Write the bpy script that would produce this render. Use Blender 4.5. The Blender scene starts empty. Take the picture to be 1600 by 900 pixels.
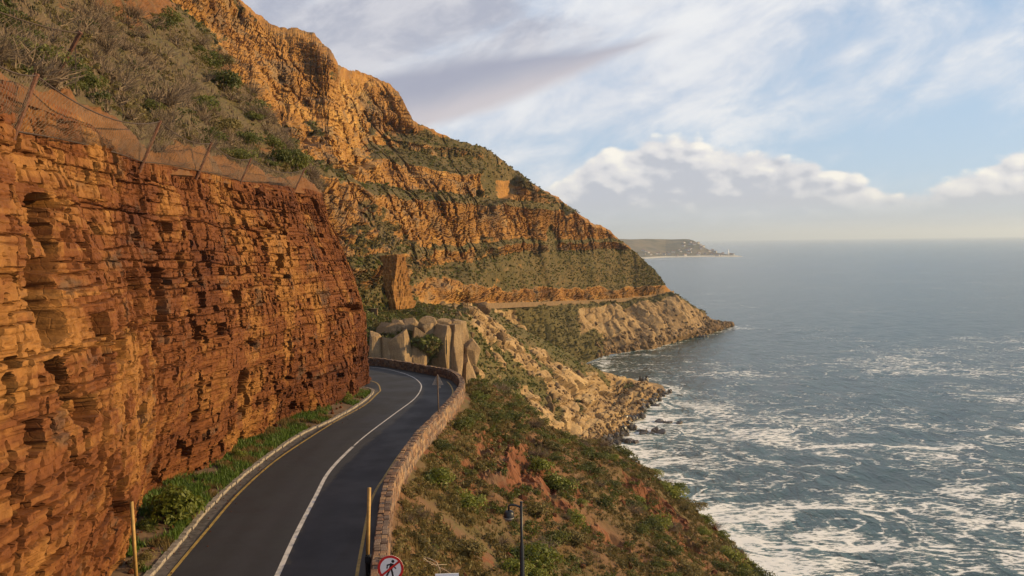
import bpy, math, random
import numpy as np
from mathutils import Matrix, Vector

random.seed(7)
RNG = np.random.default_rng(11)
R = math.radians
scene = bpy.context.scene
COL = scene.collection

# ------------------------------------------------------------------ camera
CAM = np.array([0.0, 0.0, 120.0])          # 120 m above the sea
F_PX = 1386.0                               # focal length in pixels of the 1600 x 900 photograph
PITCH, ROLL = R(2.97), R(0.78)
_X = np.array([1.0, 0, 0]); _U = np.array([0, math.sin(PITCH), math.cos(PITCH)])
_F = np.array([0, math.cos(PITCH), -math.sin(PITCH)])
C_R = math.cos(ROLL) * _X - math.sin(ROLL) * _U
C_U = math.sin(ROLL) * _X + math.cos(ROLL) * _U
cam_d = bpy.data.cameras.new('camera'); cam = bpy.data.objects.new('camera', cam_d); COL.objects.link(cam)
cam_d.sensor_width = 36.0; cam_d.lens = 36.0 * F_PX / 1600.0
cam_d.clip_start = 0.5; cam_d.clip_end = 250000.0
_m = Matrix.Identity(4)
for _i in range(3):
    _m[_i][0] = C_R[_i]; _m[_i][1] = C_U[_i]; _m[_i][2] = -_F[_i]; _m[_i][3] = CAM[_i]
cam.matrix_world = _m
scene.camera = cam

# ------------------------------------------------------------------ sun, exposure, sampling
SUN_AZ, SUN_EL = R(85.0), R(15.0)           # clockwise from +Y
sun_d = bpy.data.lights.new('sun', 'SUN'); sun = bpy.data.objects.new('sun', sun_d); COL.objects.link(sun)
sun_d.energy = 5.0; sun_d.angle = R(0.6); sun_d.color = (1.0, 0.72, 0.34)
SUN_V = Vector((math.sin(SUN_AZ) * math.cos(SUN_EL), math.cos(SUN_AZ) * math.cos(SUN_EL), math.sin(SUN_EL)))
sun.rotation_euler = SUN_V.to_track_quat('Z', 'Y').to_euler()
sun.location = (300, -50, 400)
vs = scene.view_settings
vs.view_transform = 'Standard'; vs.look = 'None'; vs.gamma = 1.0; vs.use_curve_mapping = False
vs.exposure = 0.46
scene.render.engine = 'CYCLES'
cy = scene.cycles
cy.use_denoising = True
try: cy.denoiser = 'OPENIMAGEDENOISE'
except Exception: pass
cy.max_bounces = 5; cy.diffuse_bounces = 1; cy.glossy_bounces = 2; cy.transmission_bounces = 3
cy.transparent_max_bounces = 6; cy.volume_bounces = 0; cy.caustics_reflective = False; cy.caustics_refractive = False

# ------------------------------------------------------------------ node helper
class NB:
    def __init__(s, nt):
        s.nt = nt; nt.nodes.clear()
    def n(s, typ, ins=None, **props):
        nd = s.nt.nodes.new(typ)
        for k, v in props.items(): setattr(nd, k, v)
        for k, v in (ins or {}).items(): s.put(nd.inputs[k], v)
        return nd
    def put(s, sock, v):
        if isinstance(v, bpy.types.NodeSocket): s.nt.links.new(v, sock)
        elif isinstance(v, (tuple, list)) and sock.type == 'RGBA' and len(v) == 3: sock.default_value = (*v, 1)
        else: sock.default_value = v
    def m(s, op, a, b=0.0, c=0.0, clamp=False):
        nd = s.n('ShaderNodeMath', operation=op, use_clamp=clamp)
        s.put(nd.inputs[0], a); s.put(nd.inputs[1], b); s.put(nd.inputs[2], c)
        return nd.outputs[0]
    def ss(s, v, a, b, lo=0.0, hi=1.0):
        nd = s.n('ShaderNodeMapRange', interpolation_type='SMOOTHSTEP')
        s.put(nd.inputs[0], v); s.put(nd.inputs[1], a); s.put(nd.inputs[2], b); s.put(nd.inputs[3], lo); s.put(nd.inputs[4], hi)
        return nd.outputs[0]
    def mix(s, f, a, b, blend='MIX'):
        nd = s.n('ShaderNodeMix', data_type='RGBA', blend_type=blend)
        s.put(nd.inputs[0], f); s.put(nd.inputs[6], a); s.put(nd.inputs[7], b)
        return nd.outputs[2]
    def noise(s, vec, scale, detail=4.0, rough=0.55, dist=0.0, out=0, lac=2.0):
        nd = s.n('ShaderNodeTexNoise', {'Vector': vec, 'Scale': scale, 'Detail': detail, 'Roughness': rough, 'Distortion': dist, 'Lacunarity': lac})
        return nd.outputs[out]
    def vor(s, vec, scale, feature='F1', out='Distance', rnd=1.0):
        nd = s.n('ShaderNodeTexVoronoi', {'Vector': vec, 'Scale': scale, 'Randomness': rnd}, feature=feature)
        return nd.outputs[out]
    def map(s, vec, loc=(0, 0, 0), rot=(0, 0, 0), sc=(1, 1, 1)):
        nd = s.n('ShaderNodeMapping', {'Vector': vec, 'Location': loc, 'Rotation': rot, 'Scale': sc})
        return nd.outputs[0]
    def attr(s, name, out='Fac'):
        return s.n('ShaderNodeAttribute', attribute_name=name).outputs[out]
    def bump(s, h, strength, dist, normal=None):
        ins = {'Height': h, 'Strength': strength, 'Distance': dist}
        if normal is not None: ins['Normal'] = normal
        return s.n('ShaderNodeBump', ins).outputs[0]
    def done(s, shader, vol=None):
        o = s.n('ShaderNodeOutputMaterial')
        if shader is not None: s.nt.links.new(shader, o.inputs['Surface'])
        if vol is not None: s.nt.links.new(vol, o.inputs['Volume'])

def new_mat(name):
    mt = bpy.data.materials.new(name); mt.use_nodes = True
    return mt, NB(mt.node_tree)
def bsdf(b, col, rough=0.8, normal=None, **kw):
    ins = {'Base Color': col, 'Roughness': rough}
    if normal is not None: ins['Normal'] = normal
    ins.update(kw)
    return b.n('ShaderNodeBsdfPrincipled', ins).outputs[0]

# ------------------------------------------------------------------ sky
world = bpy.data.worlds.new('World'); scene.world = world; world.use_nodes = True
def build_sky():
    b = NB(world.node_tree)                    # cloud radiance below is ten times the picture's value: the background strength is 0.1
    sky = b.n('ShaderNodeTexSky', sky_type='NISHITA', sun_disc=False, sun_elevation=SUN_EL, sun_rotation=SUN_AZ,
              altitude=100.0, air_density=1.0, dust_density=0.4, ozone_density=2.0)
    tc = b.n('ShaderNodeTexCoord').outputs['Generated']
    sp = b.n('ShaderNodeSeparateXYZ', {0: tc})
    x, y, z = sp.outputs
    az = b.m('MULTIPLY', b.m('ARCTAN2', x, y), 57.29578)
    el = b.m('MULTIPLY', b.m('ARCSINE', z), 57.29578)
    def vec(a, c, d=0.0):
        nd = b.n('ShaderNodeCombineXYZ'); b.put(nd.inputs[0], a); b.put(nd.inputs[1], c); b.put(nd.inputs[2], d); return nd.outputs[0]
    mul = lambda a, c: b.m('MULTIPLY', a, c)
    add = lambda a, c: b.m('ADD', a, c)
    sub = lambda a, c: b.m('SUBTRACT', a, c)
    col = b.mix(1.0, sky.outputs[0], (1.0, 1.04, 1.22), 'MULTIPLY')
    col = b.mix(b.ss(el, 30.0, 4.0, 0.25, 0.72), col, (5.3, 7.1, 9.2))
    # thin high cloud, drawn out along a slant that rises to the right
    u = add(mul(az, 0.94), mul(el, 0.34)); v = sub(mul(el, 0.94), mul(az, 0.34))
    n1 = b.noise(vec(mul(u, 0.045), mul(v, 0.10), 3.1), 1.0, 7.0, 0.55, 0.25)
    n2 = b.noise(vec(mul(u, 0.17), mul(v, 0.36), 8.7), 1.0, 7.0, 0.62, 0.35)
    side = b.ss(az, -2.0, 30.0, 0.13, 0.01)
    d1 = add(add(mul(n1, 0.55), mul(n2, 0.45)), add(side, b.ss(el, 5.0, 9.5, -0.09, 0.02)))
    a1 = mul(b.ss(d1, 0.42, 0.66), 0.93)
    col = b.mix(a1, col, b.mix(b.ss(add(mul(n2, 0.6), mul(n1, 0.4)), 0.38, 0.66), (6.6, 7.1, 8.2), (9.4, 9.4, 9.5)))
    # lavender grey stratus on the mountain side
    st = b.noise(vec(mul(u, 0.075), mul(v, 0.21), 1.7), 1.0, 7.0, 0.56, 0.3)
    a2 = mul(b.ss(add(st, add(b.ss(az, -20.0, 14.0, 0.15, -0.16), b.ss(el, 8.0, 15.0, -0.08, 0.09))), 0.46, 0.64), 0.85)
    col = b.mix(a2, col, b.mix(b.ss(n2, 0.36, 0.66), (4.4, 4.6, 5.6), (6.6, 6.6, 7.2)))
    # one long bank with a blunt nose, grey above and blushed by the sun below
    le = sub(el, add(10.4, mul(az, 0.21)))
    le = add(le, mul(sub(st, 0.5), 2.4))
    half = mul(b.ss(az, 11.5, -4.0), 1.9)
    a3 = mul(b.ss(sub(b.m('ABSOLUTE', le), half), 0.5, -0.55), b.ss(az, 11.5, 8.0))
    a3 = mul(a3, b.ss(az, -40.0, -15.0, 0.3, 0.92))
    col = b.mix(a3, col, b.mix(b.ss(add(le, mul(sub(n2, 0.5), 1.5)), -1.5, 1.2), (6.5, 6.0, 6.3), (3.9, 4.1, 5.2)))
    # cumulus over the sea: heaped cells, lit where they thin out towards the sun
    def cum(da, de):
        p = vec(mul(add(az, da), 0.17), mul(add(el, de), 0.30), 6.4)
        q = b.mix(0.10, p, b.noise(p, 2.6, 5.0, 0.6, 0.0, 1))
        f1 = b.n('ShaderNodeTexVoronoi', {'Vector': q, 'Scale': 2.1, 'Smoothness': 0.6}, feature='SMOOTH_F1').outputs['Distance']
        f2 = b.n('ShaderNodeTexVoronoi', {'Vector': q, 'Scale': 5.2, 'Smoothness': 0.5}, feature='SMOOTH_F1').outputs['Distance']
        f3 = b.noise(p, 7.0, 5.0, 0.6)
        w = b.noise(p, 0.75, 2.0, 0.5)
        return add(add(mul(w, 0.9), mul(f3, 0.30)), add(mul(f1, -0.62), mul(f2, -0.34)))
    c0 = cum(0.0, 0.0); c1 = cum(0.5, 0.42)
    bank = b.ss(b.m('ABSOLUTE', sub(az, 12.0)), 14.0, 2.5)
    bank2 = b.ss(b.m('ABSOLUTE', sub(az, 33.0)), 9.0, 2.0)
    hump = b.noise(vec(mul(az, 0.16), 3.3, 7.7), 1.0, 3.0, 0.55)
    top = add(add(add(3.1, mul(bank, 3.4)), mul(bank2, 2.4)), mul(sub(hump, 0.45), 4.2))
    prof = b.ss(sub(el, top), 1.5, -2.8, -0.75, 0.62)
    dc = add(c0, prof)
    ac = mul(b.ss(dc, 0.05, 0.30), b.ss(el, 0.6, 2.4))
    lit = add(mul(sub(c0, c1), 1.7), b.ss(sub(el, top), -4.2, 0.0, -0.12, 0.66))
    ccol = b.mix(b.ss(lit, -0.05, 0.42), (5.6, 5.9, 6.7), (8.1, 8.0, 8.2))
    ccol = b.mix(b.ss(lit, 0.36, 0.92), ccol, (10.8, 10.3, 9.3))
    col = b.mix(ac, col, ccol)
    # grey flat bases and pale air along the horizon
    lowc = b.noise(vec(mul(az, 0.07), mul(el, 0.7), 4.2), 1.0, 5.0, 0.55)
    hz = mul(b.ss(add(el, mul(sub(n2, 0.5), 1.6)), 2.9, 0.7), 0.85)
    col = b.mix(hz, col, b.mix(b.ss(lowc, 0.38, 0.66), (4.9, 5.4, 6.0), (6.2, 6.4, 6.6)))
    bg = b.n('ShaderNodeBackground', {'Color': col, 'Strength': 0.070})
    o = b.n('ShaderNodeOutputWorld'); b.nt.links.new(bg.outputs[0], o.inputs[0])
build_sky()
world.cycles.sampling_method = 'MANUAL'; world.cycles.sample_map_resolution = 256

# ------------------------------------------------------------------ picture rays and numpy noise
def ray(px, py):
    u = (np.asarray(px, float) - 800) / F_PX; v = (450 - np.asarray(py, float)) / F_PX
    return u[..., None] * C_R + v[..., None] * C_U + _F
def P(px, py, d):                              # the point of that pixel's ray at d metres ahead
    r = ray(px, py); return CAM + r * (np.asarray(d, float)[..., None] / r[..., 1:2])
def project(pts):
    q = np.asarray(pts) - CAM
    w = q @ _F; w = np.where(np.abs(w) < 1e-6, 1e-6, w)
    return 800 + F_PX * (q @ C_R) / w, 450 - F_PX * (q @ C_U) / w, w
RA, RB = 11.0, 0.035                           # the road falls 3.5 % away from the camera
def road_z(y): return 120.0 - RA - RB * np.asarray(y, float)
def on_road(pix, dz=0.0):
    r = ray(np.array([p[0] for p in pix]), np.array([p[1] for p in pix]))
    t = (-RA + dz) / (r[:, 2] + RB * r[:, 1])
    return CAM + r * t[:, None]
def sea_pt(px, py):
    r = ray(np.asarray(px, float), np.asarray(py, float)); return CAM + r * (-120.0 / r[..., 2:3])

def _h(ix, iy, iz, seed):
    n = (ix.astype(np.int64) * 374761393 + iy.astype(np.int64) * 668265263 + iz.astype(np.int64) * 2147483647 + seed * 1274126177) & 0xFFFFFFFF
    n = ((n ^ (n >> 13)) * 1274126177) & 0xFFFFFFFF
    n = ((n ^ (n >> 16)) * 2246822519) & 0xFFFFFFFF
    return ((n ^ (n >> 15)) & 0xFFFFFF) / float(0x1000000)
def hsh(a, b_=0, c=0, seed=0):
    a, b_, c = np.broadcast_arrays(np.asarray(a), np.asarray(b_), np.asarray(c)); return _h(a, b_, c, seed)
def vn(x, y, z=0.0, seed=0):
    x, y, z = np.broadcast_arrays(np.asarray(x, float), np.asarray(y, float), np.asarray(z, float))
    fx, fy, fz = np.floor(x), np.floor(y), np.floor(z)
    ix, iy, iz = fx.astype(np.int64), fy.astype(np.int64), fz.astype(np.int64)
    tx, ty, tz = x - fx, y - fy, z - fz
    tx, ty, tz = (t * t * t * (t * (t * 6 - 15) + 10) for t in (tx, ty, tz))
    r = 0.0
    for dx in (0, 1):
        for dy in (0, 1):
            for dz in (0, 1):
                r = r + _h(ix + dx, iy + dy, iz + dz, seed) * (tx if dx else 1 - tx) * (ty if dy else 1 - ty) * (tz if dz else 1 - tz)
    return r * 2 - 1
def fbm(x, y, z=0.0, o=4, seed=0, g=0.5):
    s, a, k, t = 0.0, 1.0, 1.0, 0.0
    for i in range(o):
        s = s + a * vn(np.asarray(x) * k, np.asarray(y) * k, np.asarray(z) * k, seed + i * 17); t += a; a *= g; k *= 2.03
    return s / t
def sstep(x, a, b_):
    t = np.clip((x - a) / (b_ - a), 0, 1); return t * t * (3 - 2 * t)
def crom(c, t):                                # Catmull-Rom through the rows of c at parameters t in [0, n - 1]
    n = len(c); t = np.clip(t, 0, n - 1 - 1e-9); i = np.floor(t).astype(int); f = (t - i).reshape((-1,) + (1,) * (c.ndim - 1))
    g = lambda k: c[np.clip(i + k, 0, n - 1)]
    p0, p1, p2, p3 = g(-1), g(0), g(1), g(2)
    return 0.5 * (2 * p1 + (p2 - p0) * f + (2 * p0 - 5 * p1 + 4 * p2 - p3) * f * f + (3 * p1 - p0 - 3 * p2 + p3) * f ** 3)
def resample(pts, step=None, n=None):
    pts = np.asarray(pts, float); d = np.r_[0, np.cumsum(np.linalg.norm(np.diff(pts, axis=0), axis=1))]
    n = n or max(2, int(round(d[-1] / step)) + 1); s = np.linspace(0, d[-1], n)
    return np.stack([np.interp(s, d, pts[:, k]) for k in range(pts.shape[1])], 1)
def smooth_line(pts, step): 
    pts = np.asarray(pts, float); return resample(crom(pts, np.linspace(0, len(pts) - 1, len(pts) * 24)), step)
def tps(xy, val):                              # thin-plate spline
    xy = np.asarray(xy, float); n = len(xy); sc = 100.0
    def k(r2): return 0.5 * r2 * np.log(r2 + 1e-9)
    A = np.zeros((n + 3, n + 3)); a = xy / sc
    A[:n, :n] = k(((a[:, None] - a[None]) ** 2).sum(-1)) + np.eye(n) * 0.02
    A[:n, n] = 1; A[:n, n + 1:] = a; A[n, :n] = 1; A[n + 1:, :n] = a.T
    w = np.linalg.solve(A, np.r_[val, 0, 0, 0])
    def ev(x, y):
        q = np.stack([np.ravel(x), np.ravel(y)], 1) / sc; out = w[n] + q @ w[n + 1:]
        for j in range(n): out = out + w[j] * k(((q - a[j]) ** 2).sum(-1))
        return out.reshape(np.shape(x))
    return ev
def grid_normals(G):
    du = np.gradient(G, axis=0); dv = np.gradient(G, axis=1)
    n = np.cross(du, dv); n /= np.linalg.norm(n, axis=-1, keepdims=True) + 1e-12
    return n

# ------------------------------------------------------------------ object helpers
def tag(o, label=None, cat=None, group=None, kind=None):
    if label: o['label'] = label
    if cat: o['category'] = cat
    if group: o['group'] = group
    if kind: o['kind'] = kind
    return o
def link(name, me, mat=None, parent=None, loc=None, rot=None, scale=None):
    o = bpy.data.objects.new(name, me); COL.objects.link(o)
    if mat is not None and me is not None and len(me.materials) == 0: me.materials.append(mat)
    if parent is not None: o.parent = parent
    if loc is not None: o.location = loc
    if rot is not None: o.rotation_euler = rot
    if scale is not None: o.scale = scale if hasattr(scale, '__len__') else (scale,) * 3
    return o
def empty(name, loc=(0, 0, 0), rz=0.0):
    o = bpy.data.objects.new(name, None); COL.objects.link(o); o.location = loc; o.rotation_euler = (0, 0, rz); o.empty_display_size = 0.3
    return o
def mesh_np(name, V, Fc, k, smooth=False, attrs=None):
    V = np.ascontiguousarray(V, np.float32).reshape(-1, 3); Fc = np.ascontiguousarray(Fc, np.int32).reshape(-1, k)
    me = bpy.data.meshes.new(name)
    me.vertices.add(len(V)); me.vertices.foreach_set('co', V.ravel())
    me.loops.add(Fc.size); me.loops.foreach_set('vertex_index', Fc.ravel())
    me.polygons.add(len(Fc)); me.polygons.foreach_set('loop_start', np.arange(0, Fc.size, k, dtype=np.int32))
    try: me.polygons.foreach_set('loop_total', np.full(len(Fc), k, np.int32))
    except Exception: pass
    me.polygons.foreach_set('use_smooth', np.full(len(Fc), smooth, bool))
    for nm, a in (attrs or {}).items():
        at = me.attributes.new(nm, 'FLOAT', 'POINT'); at.data.foreach_set('value', np.ascontiguousarray(a, np.float32).ravel())
    me.update(calc_edges=True); me.validate()
    return me
def grid_mesh(name, G, smooth=False, attrs=None, mask=None, flip=False):
    a, c = G.shape[:2]; idx = np.arange(a * c).reshape(a, c)
    q = np.stack([idx[:-1, :-1], idx[1:, :-1], idx[1:, 1:], idx[:-1, 1:]], -1)
    if flip: q = q[..., ::-1]
    if mask is not None: q = q[mask]
    return mesh_np(name, G.reshape(-1, 3), q.reshape(-1, 4), 4, smooth, attrs)
class MB:                                      # small mesh collector
    def __init__(s): s.v = []; s.f = []
    def add(s, V, Fs):
        k = len(s.v); s.v += [tuple(map(float, p)) for p in V]; s.f += [tuple(i + k for i in f) for f in Fs]
    def box(s, c, size, rz=0.0, taper=1.0):
        hx, hy, hz = (t / 2 for t in size); cr, sr = math.cos(rz), math.sin(rz); V = []
        for z in (-hz, hz):
            t = taper if z > 0 else 1.0
            for x, y in ((-hx, -hy), (hx, -hy), (hx, hy), (-hx, hy)):
                x2, y2 = x * t, y * t; V.append((c[0] + x2 * cr - y2 * sr, c[1] + x2 * sr + y2 * cr, c[2] + z))
        s.add(V, [(0, 3, 2, 1), (4, 5, 6, 7), (0, 1, 5, 4), (1, 2, 6, 5), (2, 3, 7, 6), (3, 0, 4, 7)])
    def tube(s, pts, rad, n=8, cap=True):
        pts = [Vector(p) for p in pts]; rad = rad if hasattr(rad, '__len__') else [rad] * len(pts); V = []
        for i, p in enumerate(pts):
            t = (pts[min(i + 1, len(pts) - 1)] - pts[max(i - 1, 0)]).normalized()
            a = t.orthogonal().normalized() if i == 0 else (a - t * a.dot(t)).normalized()
            bb = t.cross(a)
            for k in range(n):
                w = 2 * math.pi * k / n; V.append(p + (a * math.cos(w) + bb * math.sin(w)) * rad[i])
        Fs = [(i * n + k, i * n + (k + 1) % n, (i + 1) * n + (k + 1) % n, (i + 1) * n + k) for i in range(len(pts) - 1) for k in range(n)]
        if cap: Fs += [tuple(range(n - 1, -1, -1)), tuple((len(pts) - 1) * n + k for k in range(n))]
        s.add(V, Fs)
    def mesh(s, name, smooth=False):
        me = bpy.data.meshes.new(name); me.from_pydata(s.v, [], s.f); me.update()
        if smooth: me.polygons.foreach_set('use_smooth', [True] * len(me.polygons))
        return me
    def build(s, name, mat, parent=None, smooth=False, **kw): return link(name, s.mesh(name, smooth), mat, parent, **kw)

# ------------------------------------------------------------------ materials
def rock_mat(name, cols, grey, veg=None, scale=1.0, bumpd=0.05, strat=6.0, patchy=(0.5, 0.62), rough=0.85, vj=0.0):
    """sandstone or granite: cols = (dark, mid, light) of the stone itself; attributes tone, rock, green pick stone, soil and plants"""
    mt, b = new_mat(name)
    pos = b.n('ShaderNodeNewGeometry').outputs['Position']
    lay = b.map(pos, sc=(0.25 * scale, 0.25 * scale, strat * scale * 0.25))
    n_l = b.noise(lay, 1.0, 6.0, 0.6, 0.3)
    n_b = b.noise(pos, 0.13 * scale, 4.0, 0.55)
    n_f = b.noise(pos, 2.2 * scale, 6.0, 0.65)
    n_v = b.noise(b.map(pos, sc=(1.0, 1.0, 0.16)), 1.1 * scale, 4.0, 0.6, 0.2)
    tone = b.attr('tone')
    t = b.m('ADD', b.m('MULTIPLY', n_l, 0.55 - 0.25 * vj), b.m('ADD', b.m('ADD', b.m('MULTIPLY', n_b, 0.35), b.m('MULTIPLY', n_v, 0.25 * vj)), b.m('MULTIPLY', tone, 0.5)))
    c = b.mix(b.ss(t, 0.35, 0.70), cols[0], cols[1])
    c = b.mix(b.ss(t, 0.66, 0.95), c, cols[2])
    g = b.ss(b.noise(b.map(pos, loc=(31, 7, 3), sc=(0.5, 0.5, 1.1)), 0.42 * scale, 4.0, 0.6), patchy[0] + 0.06, patchy[1] + 0.06)
    c = b.mix(b.m('MULTIPLY', g, 0.62), c, grey)
    c = b.mix(b.ss(n_f, 0.3, 0.75, 0.0, 0.5), b.mix(1.0, c, (0.66, 0.62, 0.6), 'MULTIPLY'), b.mix(1.0, c, (1.25, 1.22, 1.15), 'MULTIPLY'))
    h = b.m('ADD', b.m('ADD', b.m('MULTIPLY', n_l, 0.35 - 0.2 * vj), b.m('MULTIPLY', n_v, 0.9 * vj)), b.m('ADD', b.m('MULTIPLY', n_f, 0.5), b.m('MULTIPLY', b.ss(b.vor(b.map(pos, sc=(1, 1, 1.6)), 1.6 * scale, 'DISTANCE_TO_EDGE'), 0.0, 0.06), 0.09)))
    if veg:
        rock = b.attr('rock'); gr = b.attr('green')
        nv = b.noise(pos, 0.35 * scale, 5.0, 0.65)
        vsub = b.mix(b.ss(b.m('ADD', b.m('MULTIPLY', nv, 0.6), b.m('MULTIPLY', gr, 0.6)), 0.35, 0.85), veg[0], veg[1])
        vsub = b.mix(b.ss(b.noise(pos, 1.7 * scale, 4.0, 0.7), 0.4, 0.62, 0.0, 0.7), vsub, veg[2])
        edge = b.m('ADD', rock, b.m('MULTIPLY', b.m('SUBTRACT', b.noise(pos, 0.9 * scale, 5.0, 0.7), 0.5), 0.9))
        c = b.mix(b.ss(edge, 0.40, 0.60), vsub, c)
    b.done(bsdf(b, c, rough, b.bump(h, 0.9, bumpd), **{'Specular IOR Level': 0.2}))
    return mt
M = {}
M['cliff'] = rock_mat('orange_sandstone', ((0.080, 0.024, 0.010), (0.160, 0.055, 0.016), (0.29, 0.133, 0.036)), (0.085, 0.062, 0.044), None, 1.35, 0.085, 5.0, (0.52, 0.64))
M['hill'] = rock_mat('hillside_soil', ((0.11, 0.046, 0.018), (0.19, 0.086, 0.032), (0.30, 0.155, 0.055)), (0.14, 0.10, 0.065),
                     ((0.105, 0.068, 0.034), (0.075, 0.062, 0.022), (0.085, 0.058, 0.034)), 0.9, 0.10, 3.0)
M['slope'] = rock_mat('seaward_soil', ((0.11, 0.036, 0.018), (0.20, 0.078, 0.034), (0.29, 0.15, 0.07)), (0.17, 0.115, 0.07),
                      ((0.16, 0.078, 0.036), (0.095, 0.072, 0.026), (0.12, 0.066, 0.034)), 0.9, 0.12, 4.0)
M['mountain'] = rock_mat('mountain_sandstone', ((0.18, 0.082, 0.025), (0.37, 0.19, 0.050), (0.54, 0.33, 0.10)), (0.19, 0.145, 0.095),
                         ((0.115, 0.076, 0.026), (0.078, 0.058, 0.016), (0.045, 0.036, 0.011)), 0.16, 0.9, 3.2, (0.44, 0.58), vj=0.6)
M['granite'] = rock_mat('pale_granite', ((0.20, 0.125, 0.06), (0.37, 0.25, 0.125), (0.52, 0.38, 0.20)), (0.21, 0.15, 0.095),
                        ((0.13, 0.09, 0.032), (0.09, 0.078, 0.022), (0.065, 0.05, 0.018)), 0.22, 0.5, 1.2, (0.55, 0.7), vj=0.6)
def plain(name, col, rough=0.6, var=0.15, scale=8.0, metal=0.0, bump=0.0, spec=0.4):
    mt, b = new_mat(name)
    pos = b.n('ShaderNodeTexCoord').outputs['Object']
    n = b.noise(pos, scale, 5.0, 0.6)
    lo = tuple(c * (1 - var) for c in col); hi = tuple(min(1, c * (1 + var)) for c in col)
    c = b.mix(b.ss(n, 0.3, 0.7), lo, hi)
    nrm = b.bump(n, 0.5, bump) if bump else None
    b.done(bsdf(b, c, rough, nrm, Metallic=metal, **{'Specular IOR Level': spec}))
    return mt
def leafy(name, cols, rough=0.55, trans=0.25):
    mt, b = new_mat(name)
    rnd = b.n('ShaderNodeObjectInfo').outputs['Random']
    pos = b.n('ShaderNodeNewGeometry').outputs['Position']
    n = b.noise(pos, 3.5, 3.0, 0.6)
    f = b.m('ADD', b.m('MULTIPLY', n, 0.7), b.m('MULTIPLY', rnd, 0.5))
    c = b.mix(b.ss(f, 0.3, 0.62), cols[0], cols[1]); c = b.mix(b.ss(f, 0.62, 0.95), c, cols[2])
    s1 = bsdf(b, c, rough, None, **{'Specular IOR Level': 0.3})
    tr = b.n('ShaderNodeBsdfTranslucent', {'Color': c}).outputs[0]
    mx = b.n('ShaderNodeMixShader', {0: trans, 1: s1, 2: tr}).outputs[0]
    b.done(mx); return mt
M['leaf_green'] = leafy('green_leaves', ((0.060, 0.066, 0.015), (0.095, 0.104, 0.020), (0.145, 0.14, 0.03)), 0.55, 0.4)
M['leaf_olive'] = leafy('olive_leaves', ((0.105, 0.082, 0.028), (0.155, 0.12, 0.038), (0.21, 0.16, 0.055)), 0.6, 0.4)
M['leaf_bright'] = leafy('bright_leaves', ((0.11, 0.125, 0.018), (0.165, 0.18, 0.026), (0.25, 0.245, 0.05)), 0.5, 0.4)
M['leaf_dry'] = leafy('dry_twigs', ((0.12, 0.085, 0.055), (0.18, 0.125, 0.08), (0.24, 0.175, 0.115)), 0.8, 0.1)
M['grass'] = leafy('verge_grass', ((0.045, 0.08, 0.012), (0.075, 0.125, 0.018), (0.12, 0.16, 0.03)))
M['tuft'] = leafy('slope_tufts', ((0.11, 0.085, 0.03), (0.17, 0.12, 0.045), (0.24, 0.165, 0.07)), 0.8, 0.4)
M['scrub_far'] = leafy('mountain_scrub_leaves', ((0.075, 0.058, 0.018), (0.10, 0.078, 0.024), (0.085, 0.078, 0.02)), 0.7, 0.3)
M['stem'] = plain('bark', (0.11, 0.07, 0.045), 0.9, 0.3, 6.0)
M['deadwood'] = plain('dead_wood', (0.36, 0.27, 0.19), 0.9, 0.3, 6.0)
M['rust'] = plain('rusted_steel', (0.11, 0.045, 0.025), 0.85, 0.4, 12.0)
M['wire'] = plain('netting_wire', (0.115, 0.08, 0.055), 0.7, 0.3, 4.0, 0.0)
M['cable'] = plain('dark_cable', (0.05, 0.03, 0.022), 0.8, 0.2)
M['pole_wood'] = plain('ochre_pole', (0.38, 0.225, 0.07), 0.7, 0.2, 5.0)
M['black'] = plain('black_paint', (0.012, 0.012, 0.014), 0.45, 0.2)
M['zinc'] = plain('galvanised_steel', (0.30, 0.26, 0.22), 0.55, 0.2, 6.0, 0.2)
M['sign_white'] = plain('sign_white', (0.78, 0.76, 0.74), 0.5, 0.04)
M['sign_red'] = plain('sign_red', (0.55, 0.02, 0.015), 0.5, 0.08)
M['kerb'] = plain('kerb_concrete', (0.22, 0.18, 0.145), 0.9, 0.5, 3.0, 0.0, 0.02)
M['wet_rock'] = plain('dark_wet_rock', (0.075, 0.058, 0.042), 0.35, 0.5, 0.35, 0.0, 0.25)
M['houses'] = plain('house_white', (0.5, 0.48, 0.45), 0.8, 0.1, 0.05)
M['lighthouse'] = plain('lighthouse_white', (0.85, 0.84, 0.82), 0.7, 0.03, 0.05)
M['roof'] = plain('house_roof', (0.22, 0.13, 0.1), 0.8, 0.1, 0.05)
M['boulder'] = rock_mat('granite_boulder', ((0.17, 0.105, 0.052), (0.36, 0.245, 0.125), (0.52, 0.38, 0.20)), (0.20, 0.145, 0.10), None, 0.5, 0.40, 1.0, (0.47, 0.6), vj=0.8)

# ------------------------------------------------------------------ lines of the road, read off the photograph
def S6(l): return [(180 + a * 0.38889, 550 + c * 0.38889) for a, c in l]
PX_LY = S6([(215, 900), (370, 715), (500, 565), (640, 440), (780, 345), (900, 270), (1000, 215), (1050, 170), (1065, 150), (1035, 118)])
PX_KB = S6([(130, 900), (240, 775), (370, 625), (480, 520), (620, 410), (750, 325), (860, 275), (960, 220), (1015, 180), (1030, 150)])
PX_W = S6([(650, 900), (725, 735), (800, 590), (860, 480), (950, 385), (1020, 325), (1120, 250), (1200, 190), (1228, 150), (1225, 125), (1190, 98), (1120, 75), (1040, 62)])
PX_WI = S6([(1025, 900), (1050, 700), (1080, 520), (1130, 430), (1200, 330), (1290, 240), (1370, 150), (1380, 110), (1340, 75), (1240, 55), (1140, 38), (1030, 25)])
WALL_H = 0.9
def ext(l, n=2.0):                              # lengthen a line at its near end, towards the camera
    a, c = l[0], l[1]; d = (a - c) / np.linalg.norm(a - c)
    return np.vstack([a + d * 24, a + d * 12, l])
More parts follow.
